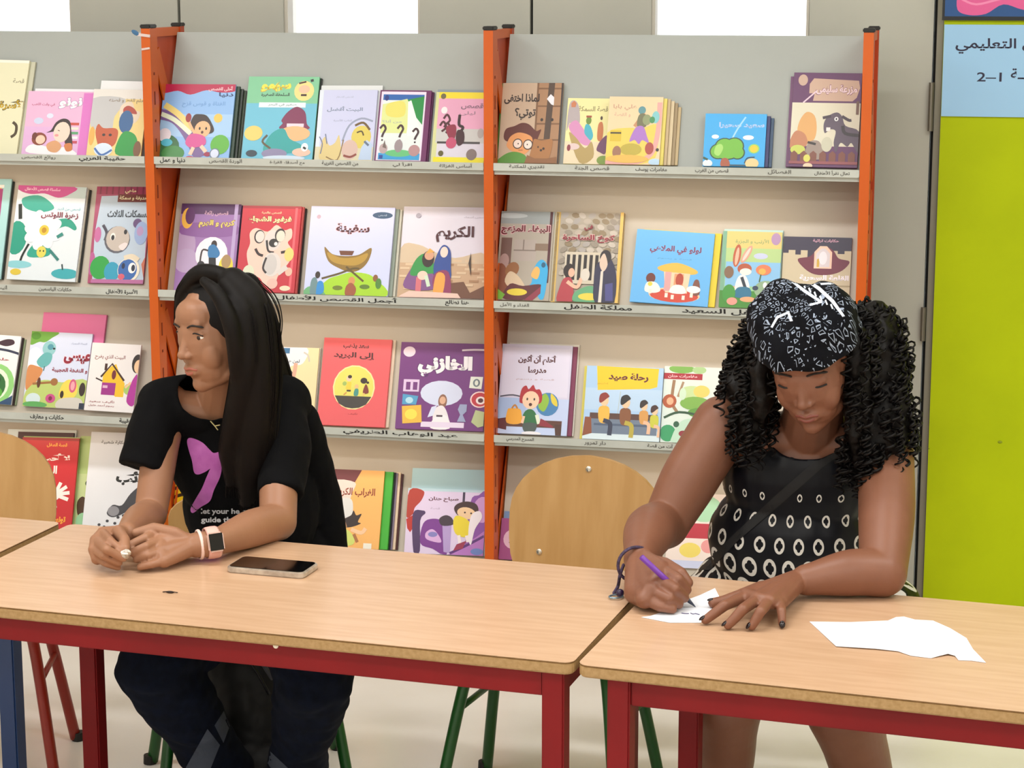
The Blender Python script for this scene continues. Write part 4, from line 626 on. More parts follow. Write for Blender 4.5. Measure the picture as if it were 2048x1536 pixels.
def d6(A):
    A.r(0, 0, 100, 100, 'f0b464'); A.p('0,0 56,0 44,16 0,16', '6c2c30'); A.p('0,16 44,16 40,30 30,54 6,54 0,50', 'ecd4cc', True); A.l('0,0 0,100', 4, 'e8c8b4'); A.t('الغراب الكريم', 46, 30, 78, 14, '8a3a1c', .03); A.p('16,58 20,40 30,36 42,40 44,56 32,62', 'dcdcdc', True); A.p('24,66 32,62 42,58 46,52 52,58 62,56 56,66 62,68 50,72 36,74 28,72', '2c1a18', True); A.e(10, 54, 7, 8, 'b03c4c'); A.e(8, 52, 5, 5, '3c1420'); A.e(10, 60, 5, 5, 'eec0a0'); A.p('6,96 4,76 12,68 24,74 40,78 52,88 48,96 20,98', 'cdd870', True); A.l('44,76 64,80 72,74', 5, 'efc49c'); A.l('20,74 34,70', 7, 'b0805c'); A.l('50,82 58,92', 4, 'a86c3c'); A.r(70, 93, 86, 100, 'ece8dc')
book(3, (654, 1094), (757, 1099), (668, 938), 'f0b464', 'orange book with a black crow and a kneeling child', d6,
     [(18, 2, '3cae2c', 'bright green book, first behind the crow book', .008), (23, 3, '1c1626', 'black book, second behind the crow book', .005), (27, 4, '9a8ca8', 'mauve book, third behind the crow book', .005), (33, 3, 'f0d8bc', 'cream book, fourth behind the crow book', .006), (38, 6, '4c1820', 'dark brown book, last behind the crow book', .006)])
def d7(A):
    A.r(0, 0, 100, 100, 'dfcfee'); A.r(0, 0, 100, 4, 'bcd8e4'); A.p('2,3 20,4 18,18 10,30 8,40 0,44', 'b03422', True); A.p('0,48 10,40 12,56 6,68 2,62', 'b8281e'); A.t('صباح حنان', 46, 16, 38, 8, '5c1d34', .03); A.t('قصة', 36, 30, 12, 3, 'b8a4c4'); A.p('78,100 80,20 90,8 100,8 100,100', '8a4ca8', True); A.e(96, 30, 12, 20, 'cf9cd8'); A.r(70, 4, 73, 20, '40304c'); A.p('8,40 20,34 24,38 18,50 20,96 12,98', '4a3060', True); A.p('22,54 34,46 50,50 56,62 54,100 36,92 20,84', '7a3492', True); A.p('26,68 34,62 42,70 46,82 28,78', 'd9aee2', True); A.e(35, 70, 6, 4, '8480c4'); A.p('46,50 50,96 58,98 58,48', 'b49cd4'); A.p('42,46 50,40 58,44 60,54 46,56', '3c2c3c', True)
    A.p('56,100 90,72 100,62 100,100', 'b878c8'); A.l('58,98 80,84 100,70', 4, '5c2c7c'); A.p('60,30 64,22 76,18 88,22 90,34 74,34 66,40', '3c1c1c', True); A.e(76, 36, 12, 9, 'f2cfa4', 10); A.e(74, 35, 1.2, 1.4, '301c18'); A.e(82, 36, 1.2, 1.4, '301c18'); A.p('60,50 64,40 78,46 82,56 78,72 64,68', 'ead62c', True); A.l('68,70 70,82', 5, 'f4e9ee'); A.l('78,70 80,80', 5, 'f4e9ee'); A.p('82,40 92,32 96,42 88,60 84,84 80,70', 'f2ecf4', True); A.p('66,84 78,78 74,90 62,94', '9c3050'); A.e(92, 94, 8, 5, '6c84c8')
book(3, (808, 1106), (966, 1112), (822, 976), 'dfcfee', 'lilac book with a child on a purple bed', d7, [(6, -40, 'b4dae4', 'taller pale aqua book standing behind the purple bed book', .007, 6)])
def d8(A):
    A.r(0, 0, 100, 100, 'a8508c'); A.e(40, 50, 30, 24, 'ecc0d8'); A.l('30,60 44,48 60,62', 5, '4c1c3c'); A.r(60, 0, 100, 100, '2c8c78')
book(3, (997, 1118), (1062, 1122), (1006, 1036), 'a8508c', 'small mauve book behind the middle chair back', d8, [(4, -14, '7c98c4', 'blue topped book behind the small mauve book', .006)])
def d9(A):
    A.r(0, 0, 100, 100, 'f0e2dc'); A.r(0, 40, 100, 60, 'b8283c'); A.e(60, 20, 30, 18, 'a8d8b4'); A.e(40, 76, 18, 10, 'ecd868'); A.e(70, 70, 12, 9, 'e89c9c'); A.e(20, 52, 14, 8, 'f4d8c8'); A.r(0, 90, 100, 100, 'ccd4f4')
book(3, (1330, 1134), (1450, 1140), (1345, 985), 'f0e2dc', 'red and cream book glimpsed under the curly haired person arm', d9)
def d10(A):
    A.r(0, 0, 100, 100, 'ded6ea'); A.e(50, 50, 30, 26, '8cc0dc'); A.t('قصة', 50, 16, 40, 10, '6c2c50')
book(3, (1462, 1140), (1580, 1145), (1475, 985), 'ded6ea', 'lilac book behind the patterned dress', d10)
# ---------------------------------------------------------------- tables
m_top = mat('pale beech laminate', 'cfaa8a', .25, 0, 'c7a180', 5, .02, 60, stretch=(1.5, 14, 4), spec=.6)
m_edge = mat('tan chipboard edge', 'a78558', .6, 0, '967546', 120)
m_red = mat('dark red painted steel', '7a060b', .5, 0, '6e0408', 5, spec=.25)
m_blue = mat('blue painted steel', '123468', .4)
def rrect(x0, y0, x1, y1, r, n=5):
    P = []
    for cx, cy, a0 in ((x1 - r, y1 - r, 0), (x0 + r, y1 - r, 90), (x0 + r, y0 + r, 180), (x1 - r, y0 + r, 270)):
        for k in range(n + 1):
            a = math.radians(a0 + 90 * k / n); P.append((cx + r * math.cos(a), cy + r * math.sin(a)))
    return P
TZ = .64
def table(label, corner, rz, L, W, frame, inset=.045, ri=None, group='library work tables'):
    """corner = front right corner (world xy)"""
    t = thing('work_table', label, 'table', (corner[0], corner[1], 0), rz, group)
    e = obj('tabletop', G().prism(rrect(-L, 0, 0, W, .018), TZ - .001, TZ), m_top, t, local=True)
    obj('edge_band', G().prism(rrect(-L, 0, 0, W, .018), TZ - .022, TZ - .001), m_edge, e, local=True, bevel=.003)
    q = .038; xs = (-L + inset + q / 2, -(ri or inset * .45) - q / 2); ys = (.02 + q / 2, W - .03 - q / 2)
    for x in xs:
        for y in ys: obj('leg', G().box((x, y, (TZ - .022) / 2), (q, q, TZ - .022)), frame, t, local=True, bevel=.003)
    for y in ys: obj('apron', G().box(((xs[0] + xs[1]) / 2, y, TZ - .022 - .024), (xs[1] - xs[0] - q, .025, .048)), frame, t, local=True, bevel=.002)
    for x in xs: obj('apron', G().box((x, (ys[0] + ys[1]) / 2, TZ - .022 - .024), (.025, ys[1] - ys[0] - q, .048)), frame, t, local=True, bevel=.002)
    return t
cA = atZ(1145, 1326, TZ); rA = math.radians(-5.0)
tA = table('beech topped work table with red steel frame, phone and long haired person at it', cA, rA, 1.215, .555, m_red)
cB = V((cA.x + .008, cA.y - .004, 0)); rB = math.radians(-6.2); LB = 1.215
tB = table('beech topped work table with red steel frame and torn paper at the right', (cB.x + LB * math.cos(rB), cB.y + LB * math.sin(rB)), rB, LB, .56, m_red)
dl = V((math.cos(rA), math.sin(rA), 0)); cC = V((cA.x, cA.y, 0)) - dl * 1.237 + V((0, .004, 0))
tC = table('beech topped work table with blue steel legs at the left edge', cC, rA, 1.2, .555, m_blue, .07, .085)
p = atY(553, 1291, cA.y + .02); ap = [c for c in tA.children if c.name.startswith('apron')][0]
obj('paint_chip', G().ell(atZ(553, 1290, TZ - .03) + V((0, -.004, 0)), (.005, .003, .005), n=12, m=8), mat('white chip', 'e8dcc8', .6), ap)
# ---------------------------------------------------------------- chairs
m_ply = mat('beech plywood', 'bd935c', .42, 0, 'b38850', 4, .03, 50, stretch=(10, 2, 1.5))
m_green = mat('green painted steel', '14501a', .35)
m_redc = mat('brick red painted steel', '8e2416', .35)
m_rivet = mat('bright rivet', 'd8d2c4', .25, .8)
def bez(P, n=6):
    A = Art.__new__(Art); return [V(p) for p in Art.sm(A, [tuple(p) for p in P], False, n)]
def chair(label, cx, cy, ang, frame, back_w=.33, back_z=(.47, .76), group='small library chairs'):
    """seat centre cx, cy; ang = direction the seat faces"""
    t = thing('library_chair', label, 'chair', (cx, cy, 0), ang, group)      # local: -Y is the front
    ss = G(); P = []
    for k in range(28):
        a = 2 * math.pi * k / 28; s, c = math.sin(a), math.cos(a); e = .62
        P.append((.175 * math.copysign(abs(c) ** e, c), .165 * math.copysign(abs(s) ** e, s)))
    ss.prism(P, .372, .382); obj('seat', ss, m_ply, t, local=True, bevel=.003)
    z0, z1 = back_z; g = G(); rows = []; th = .010; NX = 20; NZ = 12; hw = back_w / 2; zc = z0 + .12
    def Rr(z): # half width of the backrest at height z, round shouldered
        if z > zc: q = (z - zc) / (z1 - zc); return hw * math.sqrt(max(0, 1 - q ** 2.3)) 
        q = (zc - z) / (zc - z0); return hw * (1 - .10 * q ** 3)
    fr = []; bk = []
    for j in range(NZ + 1):
        q = j / NZ; z = z0 + (z1 - z0) * (1 - (1 - q) ** 1.7); r = max(Rr(z), .004)
        for i in range(NX + 1):
            x = -r + 2 * r * i / NX; y = .175 + .03 * (z - z0) / (z1 - z0) + .30 * (hw * hw - x * x) * .6
            fr.append((x, y, z)); bk.append((x, y + th, z))
    n = len(fr); W1 = NX + 1; fs = []
    for j in range(NZ):
        for i in range(NX):
            a = j * W1 + i; fs.append((a, a + 1, a + W1 + 1, a + W1)); fs.append((n + a + W1, n + a + W1 + 1, n + a + 1, n + a))
    for j in range(NZ):
        for i, fl in ((0, 1), (NX, 0)):
            a = j * W1 + i; q = (a, a + W1, n + a + W1, n + a); fs.append(q if fl else q[::-1])
    for i in range(NX):
        a = i; fs.append((n + a, n + a + 1, a + 1, a)); a = NZ * W1 + i; fs.append((a, a + 1, n + a + 1, n + a))
    br = obj('backrest', g.add(fr + bk, fs), m_ply, t, local=True)
    yb = lambda x, z: .175 + .03 * (z - z0) / (z1 - z0) + .18 * (hw * hw - x * x)
    for x, z in ((0, z1 - .028), (-.105, z0 + .045), (.105, z0 + .045)): obj('rivet', G().ell((x, yb(x, z) - .001, z), (.007, .003, .007), n=12, m=8), m_rivet, br, local=True)
    R = .0125
    for s in (-1, 1):
        obj('leg', G().tube(bez([(s * .12, -.05, .36), (s * .155, -.09, .30), (s * .20, -.155, .006)]), R, 12), frame, t, local=True, smooth=True)
        obj('leg', G().tube(bez([(s * .12, .05, .36), (s * .155, .075, .30), (s * .205, .125, .006)]), R, 12), frame, t, local=True, smooth=True)
        obj('side_strut', G().tube([(s * .170, -.115, .22), (s * .172, .096, .22)], .007, 8), frame, t, local=True, smooth=True)
        obj('back_post', G().tube(bez([(s * .12, .0, .365), (s * .13, .15, .37), (s * .13, .205, .45), (s * .105, .222, z0 + .14)]), .010, 12), frame, t, local=True, smooth=True)
        for y, zf in ((-.155, .008), (.125, .008)): obj('foot', G().tube([(s * (.20 if y < 0 else .211), y, 0), (s * (.20 if y < 0 else .21), y, .02)], .0145, 12), mat('black rubber foot', '14120f', .6), t, local=True)
    return t
CAMD = math.radians(20)
chair('small beech chair with green legs, empty, in the middle behind the tables', -.86, 4.24, math.radians(-10), m_green, .355, (.45, .712))
chair('small beech chair with green legs under the long haired person', -1.54, 4.25, math.radians(25), m_green, .30, (.42, .60))
chair('small beech chair with green legs under the curly haired person', -.36, 4.26, math.radians(8), m_green, .30, (.42, .60))
chair('small beech chair with red legs at the left edge of the photo', -2.17, 4.20, math.radians(16), m_redc, .345, (.45, .712))
# ---------------------------------------------------------------- people
def P(x, y, Y): return atY(x, y, Y)
def T(x, y, h): return atZ(x, y, TZ + h)
def skin_mat(name, c1, c2, rough=.45):
    m = mat(name, c1, rough, 0, c2, 9, .05, 300, spec=.4); b = m.node_tree.nodes['Principled BSDF']
    b.inputs['Subsurface Weight'].default_value = .06; b.inputs['Subsurface Radius'].default_value = (.02, .008, .004); b.inputs['Subsurface Scale'].default_value = .3
    return m
def limb(g, pts, rad, n=36):
    """smooth tapering tube with joints rounded"""
    k = 5; Q = bez(pts, k); R = []
    m = len(pts)
    for i in range(m - 1):
        for j in range(k): t = j / k; t = t * t * (3 - 2 * t); R.append(rad[i] * (1 - t) + rad[i + 1] * t)
    R.append(rad[-1]); g.tube(Q, R, n, True, True)
def finger(g, pts, r0=.0092, r1=.0072):
    n = len(pts)
    for i in range(n - 1): g.cone(pts[i], pts[i + 1], r0 + (r1 - r0) * i / (n - 1), r0 + (r1 - r0) * (i + 1) / (n - 1), 12)
def hand(g, wrist, rw, fingers, thumb, palm_r=.013, fr=.0088):
    for f in fingers: g.cone(wrist, f[0], rw * .75, palm_r, 12)
    for a, b in zip(fingers, fingers[1:]):
        g.cone(a[0], b[0], palm_r * .95, palm_r * .95, 12); g.cone(wrist.lerp(a[0], .6), wrist.lerp(b[0], .6), palm_r * 1.05, palm_r * 1.05, 12)
    for i, f in enumerate(fingers): finger(g, f, fr * (1.08, 1.1, 1.04, .92)[i] * 1.04, fr * (.86, .88, .84, .76)[i])
    finger(g, [wrist] + thumb, .0135, .0092)
def frame(center, fwd, roll=0, s=1.0):
    f = V(fwd).normalized(); r = f.cross(V((0, 0, 1))).normalized(); u = r.cross(f)
    if roll: q = Matrix.Rotation(roll, 3, f); r = q @ r; u = q @ u
    M = Matrix.Identity(4)
    for i in range(3): M[i][0] = r[i] * s; M[i][1] = f[i] * s; M[i][2] = u[i] * s; M[i][3] = center[i]
    return M
def head(g, M, lid=0):
    h = G(); E = h.ell; C = h.cone
    E((0, -.012, .034), (.073, .092, .082)); E((0, .022, .0), (.064, .068, .085)); E((0, .030, -.048), (.050, .052, .052)); E((0, .060, -.086), (.018, .019, .018)); C((-.034, .020, -.070), (0, .060, -.089), .018, .016); C((.034, .020, -.070), (0, .060, -.089), .018, .016)
    E((-.033, .048, -.024), (.026, .026, .036)); E((.033, .048, -.024), (.026, .026, .036)); C((-.030, .068, .037), (.030, .068, .037), .014, .014); E((0, .052, .050), (.050, .034, .036))
    C((0, .078, .018), (0, .093, -.018), .0070, .0090); E((0, .096, -.021), .0098); E((-.0105, .088, -.024), (.0075, .009, .0065)); E((.0105, .088, -.024), (.0075, .009, .0065))
    E((0, .066, -.052), (.030, .020, .022)); C((-.017, .080, -.050), (0, .087, -.0485), .0045, .0062); C((.017, .080, -.050), (0, .087, -.0485), .0045, .0062); C((-.014, .080, -.059), (.014, .080, -.059), .0062, .0062); E((0, .084, -.060), (.012, .006, .0065))
    for s in (-1, 1):
        C((s * .020, .079, .0195), (s * .042, .070, .0185), .0045, .004); C((s * .022, .077, .004), (s * .042, .069, .004), .004, .004)
        h.tube([(s * .071, -.005, -.028), (s * .077, -.012, -.008), (s * .081, -.022, .016), (s * .077, -.010, .028), (s * .072, .002, .018)], [.006, .008, .007, .007, .005], 8, True, True)
        E((s * .073, -.008, 0), (.006, .014, .022))
    if lid:
        for s in (-1, 1): E((s * .031, .0668, .0165), (.0152, .0130, .0098))
    h.v = [M @ v for v in h.v]; g.add(h.v, h.f)
def eyes(M, parent, look=(0, 0), low=0):
    mw = mat('eye white', 'e9e2da', .15); mi = mat('dark brown iris', '2a1610', .1)
    for s in (-1, 1):
        c = V((s * .031, .0650, .0115)); g = G().ell(c, (.0140, .0118, .0085), n=18, m=12); g.v = [M @ v for v in g.v]; e = obj('eye', g, mw, parent, True)
        g = G().ell(c + V((look[0], .0095, look[1])), (.0058, .0034, .0058), n=14, m=8); g.v = [M @ v for v in g.v]; obj('iris', g, mi, e, True)
        g = G().tube(bez([(s * .015, .0835, .0325), (s * .031, .0825, .0370), (s * .049, .0690, .0320)]), [.0018] * 6 + [.0022] * 6 + [.0010], 8, True, True); g.v = [M @ v for v in g.v]; obj('eyebrow', g, mat('eyebrow hair', '1d120e', .7), parent, True)
        g = G().tube(bez([(s * .018, .0775 + low * .002, .0155 - low * .007), (s * .031, .0800 + low * .001, .0215 - low * .014), (s * .045, .0700 + low * .002, .0150 - low * .007)]), .0014 + low * .0004, 6); g.v = [M @ v for v in g.v]; obj('eyelashes', g, mat('lash line', '120b09', .7), parent, True)
def lips(M, parent, m):
    g = G(); g.tube(bez([(-.021, .0785, -.0535), (-.008, .0875, -.0495), (0, .0895, -.0508), (.008, .0875, -.0495), (.021, .0785, -.0535)]), [.0012] + [.0034] * 23 + [.0012], 8, True, True)
    g.tube(bez([(-.019, .0780, -.0560), (0, .0870, -.0605), (.019, .0780, -.0560)]), [.0014] + [.0042] * 11 + [.0014], 8, True, True)
    g.v = [M @ v for v in g.v]; obj('lips', g, m, parent, True)
def drape(polys, bvh, name, m, parent, off=.0012, step=7, cols=None):
    """print flat shapes (photo pixels) onto a curved surface"""
    bm = bmesh.new(); 
    for P2 in polys:
        PP = [V((x, y, 0)) for x, y in P2]; tr = tessellate_polygon([PP]); vs = [bm.verts.new(p) for p in PP]
        for t in tr:
            try: bm.faces.new([vs[i] for i in t])
            except ValueError: pass
    for _ in range(5):
        es = [e for e in bm.edges if e.calc_length() > step]
        if not es: break
        bmesh.ops.subdivide_edges(bm, edges=es, cuts=1); bmesh.ops.triangulate(bm, faces=bm.faces)
    bad = []
    for v in bm.verts:
        d = ray(v.co.x, v.co.y).normalized(); h = bvh.ray_cast(CAMP + d * 2.0, d, 6)
        if h[0] is None: bad.append(v)
        else: v.co = h[0] - d * off
    bmesh.ops.delete(bm, geom=bad, context='VERTS')
    me = bpy.data.meshes.new(name); bmesh.ops.recalc_face_normals(bm, faces=bm.faces); bm.to_mesh(me); bm.free(); me.materials.append(m)
    return obj(name, me, None, parent)
def sm2(t):
    P2 = Art._p(None, t); return Art.sm(None, P2, True)
def pxtext(s, x0, y0, x1, y1, bold=.03):
    vs, fs = text_geo(s, bold); Q = [(x0 + (x1 - x0) * a, y1 + (y0 - y1) * b) for a, b in vs]; return [[Q[i] for i in f] for f in fs]
def ring(c, axis, r, tr, n=28, sq=1.0, m=8):
    axis = V(axis).normalized(); u = axis.cross(V((0, 0, 1))).normalized(); w = axis.cross(u)
    g = G(); pts = [V(c) + u * (r * math.cos(2 * math.pi * k / n)) + w * (r * sq * math.sin(2 * math.pi * k / n)) for k in range(n)]
    vs = []; 
    for k, p in enumerate(pts):
        o = (p - V(c)).normalized()
        for j in range(m): a = 2 * math.pi * j / m; vs.append(p + o * (tr[0] * math.cos(a)) + axis * (tr[1] * math.sin(a)))
    g.add(vs, [(k * m + j, ((k + 1) % n) * m + j, ((k + 1) % n) * m + (j + 1) % m, k * m + (j + 1) % m) for k in range(n) for j in range(m)]); return g
def wrinkle(me, amp, sc, st=(1, 1, 1), seed=0):
    displace(me, lambda c: amp * noise.noise(V((c.x * sc * st[0] + seed, c.y * sc * st[1], c.z * sc * st[2]))) + amp * .4 * noise.noise(V((c.x * sc * 2.7 * st[0], c.y * sc * 2.7 + seed, c.z * sc * 2.7 * st[2]))))
# ============================ long haired person, left
skin1 = skin_mat('warm light brown skin', '9f7257', '976a4f'); 
H1 = P(441, 669, 4.0); F1 = V((-.56, -.80, -.10)); M1 = frame(H1, F1, .06, 1.0)
p1 = thing('person', 'seated person with long straight dark hair and a pink bow on a black shirt', 'person', (-1.52, 4.18, 0))
g = G(); head(g, M1)
NB = P(447, 812, 4.09); g.tube([M1 @ V((0, -.02, -.04)), NB], [.052, .056], 16, True, True)
SR, SL = P(335, 805, 4.04), P(560, 800, 4.12); ER, EL = P(301, 1030, 3.94), P(556, 1044, 3.915)
WR, WL = T(254, 1066, .05), T(432, 1084, .036)
for a in (SR, SL): g.cone(NB + V((0, 0, -.02)), a + V((0, 0, -.006)), .042, .036)
g.ell(P(462, 900, 4.12), (.125, .075, .14)); g.ell(P(500, 1020, 4.17), (.12, .075, .13)); g.ell(P(520, 1130, 4.22), (.13, .09, .10))
limb(g, [SR, SR.lerp(ER, .5), ER], [.042, .036, .033]); limb(g, [ER, ER.lerp(WR, .4) + V((0, 0, .004)), WR], [.033, .034, .022])
limb(g, [SL, SL.lerp(EL, .5), EL], [.044, .039, .037]); limb(g, [EL, EL.lerp(WL, .4) + V((0, 0, .004)), WL, T(392, 1090, .034)], [.037, .037, .0255, .024])
hand(g, WR, .022, [[T(206, 1066, .055), T(220, 1081, .062), T(241, 1100, .048)], [T(192, 1081, .047), T(214, 1099, .054), T(246, 1117, .033)], [T(189, 1099, .036), T(208, 1112, .038), T(238, 1126, .022)], [T(195, 1117, .022), T(213, 1127, .020), T(236, 1135, .011)]],
     [T(236, 1062, .062), T(249, 1080, .060), T(250, 1097, .050)], .0125, .0084)
hand(g, T(388, 1090, .034), .026, [[T(324, 1064, .052), T(291, 1075, .055), T(259, 1090, .045)], [T(321, 1083, .044), T(292, 1093, .045), T(264, 1105, .034)], [T(323, 1103, .032), T(296, 1111, .030), T(273, 1119, .021)], [T(328, 1122, .019), T(303, 1129, .016), T(280, 1134, .011)]],
     [T(350, 1066, .058), T(308, 1056, .066), T(272, 1066, .058)], .0135, .0088)
KR, KL = P(318, 1330, 3.86), P(618, 1345, 3.86); AR, AL = V((KR.x + .07, 4.02, .10)), V((KL.x - .08, 4.02, .10)); HR, HL = P(470, 1170, 4.22), P(570, 1170, 4.24)
for h_, k_, a_ in ((HR, KR, AR), (HL, KL, AL)): limb(g, [h_, h_.lerp(k_, .5), k_], [.07, .065, .05]); limb(g, [k_, k_.lerp(a_, .4), a_], [.05, .048, .03]); g.cone(a_ + V((0, 0, -.02)), a_ + V((.0, -.11, -.06)), .03, .026)
body1 = obj('body', remesh(g, .0026, 3), None, p1); body1.data.materials.append(skin1)
eyes(M1, p1, (-.003, 0)); lips(M1, p1, mat('rose lips', 'a8604f', .4))
# shirt
m_tee = mat('black cotton', '050507', .9, 0, '08080a', 30, .2, 500, spec=.15)
g = G(); g.ell(P(465, 895, 4.12), (.148, .098, .165)); g.ell(P(503, 1010, 4.17), (.150, .100, .15)); g.ell(P(522, 1115, 4.21), (.150, .115, .12))
g.tube([SR + V((-.004, 0, -.005)), P(440, 815, 4.10), SL + V((.006, 0, -.003))], [.057, .077, .060], 18, True, True)
g.tube([SR + V((.0, 0, .012)), SR.lerp(P(286, 936, 3.975), .5) + V((-.004, 0, 0)), P(286, 938, 3.975)], [.050, .054, .051], 24)
g.tube([SL + V((.0, 0, .012)), SL.lerp(P(562, 988, 3.97), .5) + V((.008, 0, 0)), P(561, 990, 3.965)], [.052, .055, .047], 24)
g.tube([P(600, 840, 4.16), P(640, 1000, 4.24), P(652, 1100, 4.27)], [.04, .045, .05], 16, True, True)
tm = remesh(g, .0045, 5); wrinkle(tm, .006, 14, (1, 1, .5)); 
neck_c = M1 @ V((0, .0, -.10)); 
cut(tm, lambda c: (lambda d: (d.x / .066) ** 2 + (d.y / .09) ** 2 + (d.z / .058) ** 2 > 1)(c - (NB + V((-.004, -.045, .042)))))
tm = solid(tm, .002)
tee = obj('shirt', tm, None, p1); tee.data.materials.append(m_tee)
bv = BVHTree.FromPolygons([v.co.copy() + V(p1.location) for v in tee.data.vertices], [tuple(q.vertices) for q in tee.data.polygons])
drape([sm2('374,884 378,876 390,878 406,886 420,900 428,906 444,905 444,936 424,936 410,944 396,949 388,944 384,922 378,902')], bv, 'pink_bow', mat('pink bow print', 'c86fc0', .6, 0, 'b75bb0', 30), tee)
drape([sm2('424,934 442,934 440,954 428,980 420,1002 402,1014 386,1026 381,1018 390,1000 404,976 414,952')], bv, 'bow_tail', mat('pink bow print', 'c86fc0'), tee, .0016)
drape(pxtext('let your heart', 402, 1017, 500, 1031) + pxtext('guide the way', 402, 1034, 506, 1048), bv, 'lettering', mat('white print', 'd8d8dc', .6), tee, .0016, 40)
# necklace
g = G(); g.tube([P(421, 842, 3.985), P(430, 852, 3.985), P(436, 860, 3.985)], .0014, 6); g.tube([P(430, 852, 3.985), P(440, 850, 3.985)], .0012, 6)
nk = obj('necklace', g, mat('pale gold', 'c9c08c', .3, .8), p1)
# jeans
m_jean = mat('dark navy denim', '060b18', .9, 0, '0a1122', 50, .3, 600, spec=.15)
g = G(); g.ell(P(520, 1150, 4.24), (.165, .13, .11))
for h_, k_, a_, s in ((HR, KR, AR, -1), (HL, KL, AL, 1)):
    limb(g, [h_, h_.lerp(k_, .5) + V((0, 0, .005)), k_ + V((0, 0, .012))], [.088, .088, .080]); limb(g, [k_ + V((s * .006, 0, .0)), k_.lerp(a_, .3) + V((s * .006, .0, 0)), k_.lerp(a_, .75), a_ + V((0, 0, .0))], [.082, .074, .060, .066])
jm = remesh(g, .006, 4); wrinkle(jm, .012, 9, (1, 1, 1.6), 3); jn = obj('jeans', jm, None, p1); jn.data.materials.append(m_jean)
bvj = BVHTree.FromPolygons([v.co.copy() + V(p1.location) for v in jn.data.vertices], [tuple(q.vertices) for q in jn.data.polygons])
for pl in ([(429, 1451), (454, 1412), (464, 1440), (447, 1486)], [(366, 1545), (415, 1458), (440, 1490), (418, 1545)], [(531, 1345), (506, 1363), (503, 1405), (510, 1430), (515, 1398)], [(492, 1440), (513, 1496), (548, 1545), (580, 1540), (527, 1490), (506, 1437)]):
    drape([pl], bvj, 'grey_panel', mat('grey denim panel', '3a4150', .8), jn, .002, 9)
for a_ in (AR, AL): obj('shoe', G().ell((a_.x, a_.y - .05, .045), (.045, .125, .043)).ell((a_.x, a_.y + .03, .065), (.04, .05, .045)), mat('black shoe', '101012', .5), p1, True)
# hair
m_hair = mat('dark brown black straight hair', '070404', .5, 0, '0d0706', 40, .3, 900, stretch=(6, 6, .4), spec=.2)
g = G(); hc = G(); hc.ell((0, -.022, .036), (.086, .094, .092)); hc.ell((0, -.05, -.01), (.078, .065, .11)); hc.v = [M1 @ v for v in hc.v]; g.add(hc.v, hc.f)
LOCKS = [([P(466, 562, 3.95), P(500, 610, 3.94), P(512, 720, 3.95), P(512, 830, 3.97), P(502, 920, 3.985), P(494, 1005, 3.99)], [.028, .036, .040, .038, .034, .015]),
         ([P(494, 572, 3.99), P(522, 650, 4.0), P(522, 760, 4.02), P(518, 870, 4.00), P(518, 985, 4.0)], [.028, .036, .042, .038, .014]),
         ([P(452, 566, 3.93), P(484, 620, 3.91), P(492, 720, 3.92), P(478, 830, 3.96), P(464, 900, 3.985), P(462, 968, 3.99)], [.016, .024, .028, .030, .026, .011]),
         ([P(470, 600, 4.08), P(520, 720, 4.13), P(540, 820, 4.17), P(548, 930, 4.2)], [.05, .055, .055, .04]), ([P(420, 600, 4.07), P(430, 720, 4.14), P(450, 840, 4.18)], [.04, .05, .04]),
         ([P(408, 562, 3.90), P(436, 590, 3.88), P(462, 650, 3.875), P(474, 720, 3.90), P(478, 790, 3.94)], [.010, .015, .017, .018, .014]),
         ([P(440, 548, 3.95), P(400, 545, 3.96), P(366, 580, 3.98), P(356, 640, 4.02)], [.016, .017, .013, .008])]
for pts, rd in LOCKS: limb(g, pts, rd, 16)
hm = remesh(g, .0042, 5); hb = G(); hb.add([v.co for v in hm.vertices], [tuple(q.vertices) for q in hm.polygons])
random.seed(11)
for li, (pts, rd) in enumerate(LOCKS):
    if li in (4, 5): continue
    Q = bez(pts, 5); n = len(Q); RR = [rd[min(int(i / 5), len(rd) - 1)] * (1 - (i / 5) % 1) + rd[min(int(i / 5) + 1, len(rd) - 1)] * ((i / 5) % 1) for i in range(n)]
    for s in range(60 if li < 4 else 34):
        a = random.uniform(0, 2 * math.pi); w = random.uniform(.96, 1.07); k0 = random.randint(0, 4); da = random.uniform(-.4, .4)
        n = len(Q); S = [Q[i] + V((math.cos(a + da * i / n), math.sin(a + da * i / n) * .8, 0)) * RR[i] * w * (1 if i < n - 4 else .9) for i in range(k0, n)]
        S.append(S[-1] + V((random.uniform(-.004, .004), 0, -random.uniform(.005, .03)))); hb.tube(S, [.0012] * (len(S) - 1) + [.0004], 4)
for s in range(9):   # flyaway strands
    o = random.uniform(-6, 6); hb.tube(bez([P(500 + o, 545 + abs(o), 3.98), P(545 + o, 590, 4.0), P(562 + o * .5, 640, 4.0), P(556 + o * .6, 690, 4.0)]), .0007, 4)
h1 = obj('hair', to_mesh('hair', hb, m_hair, True), None, p1)
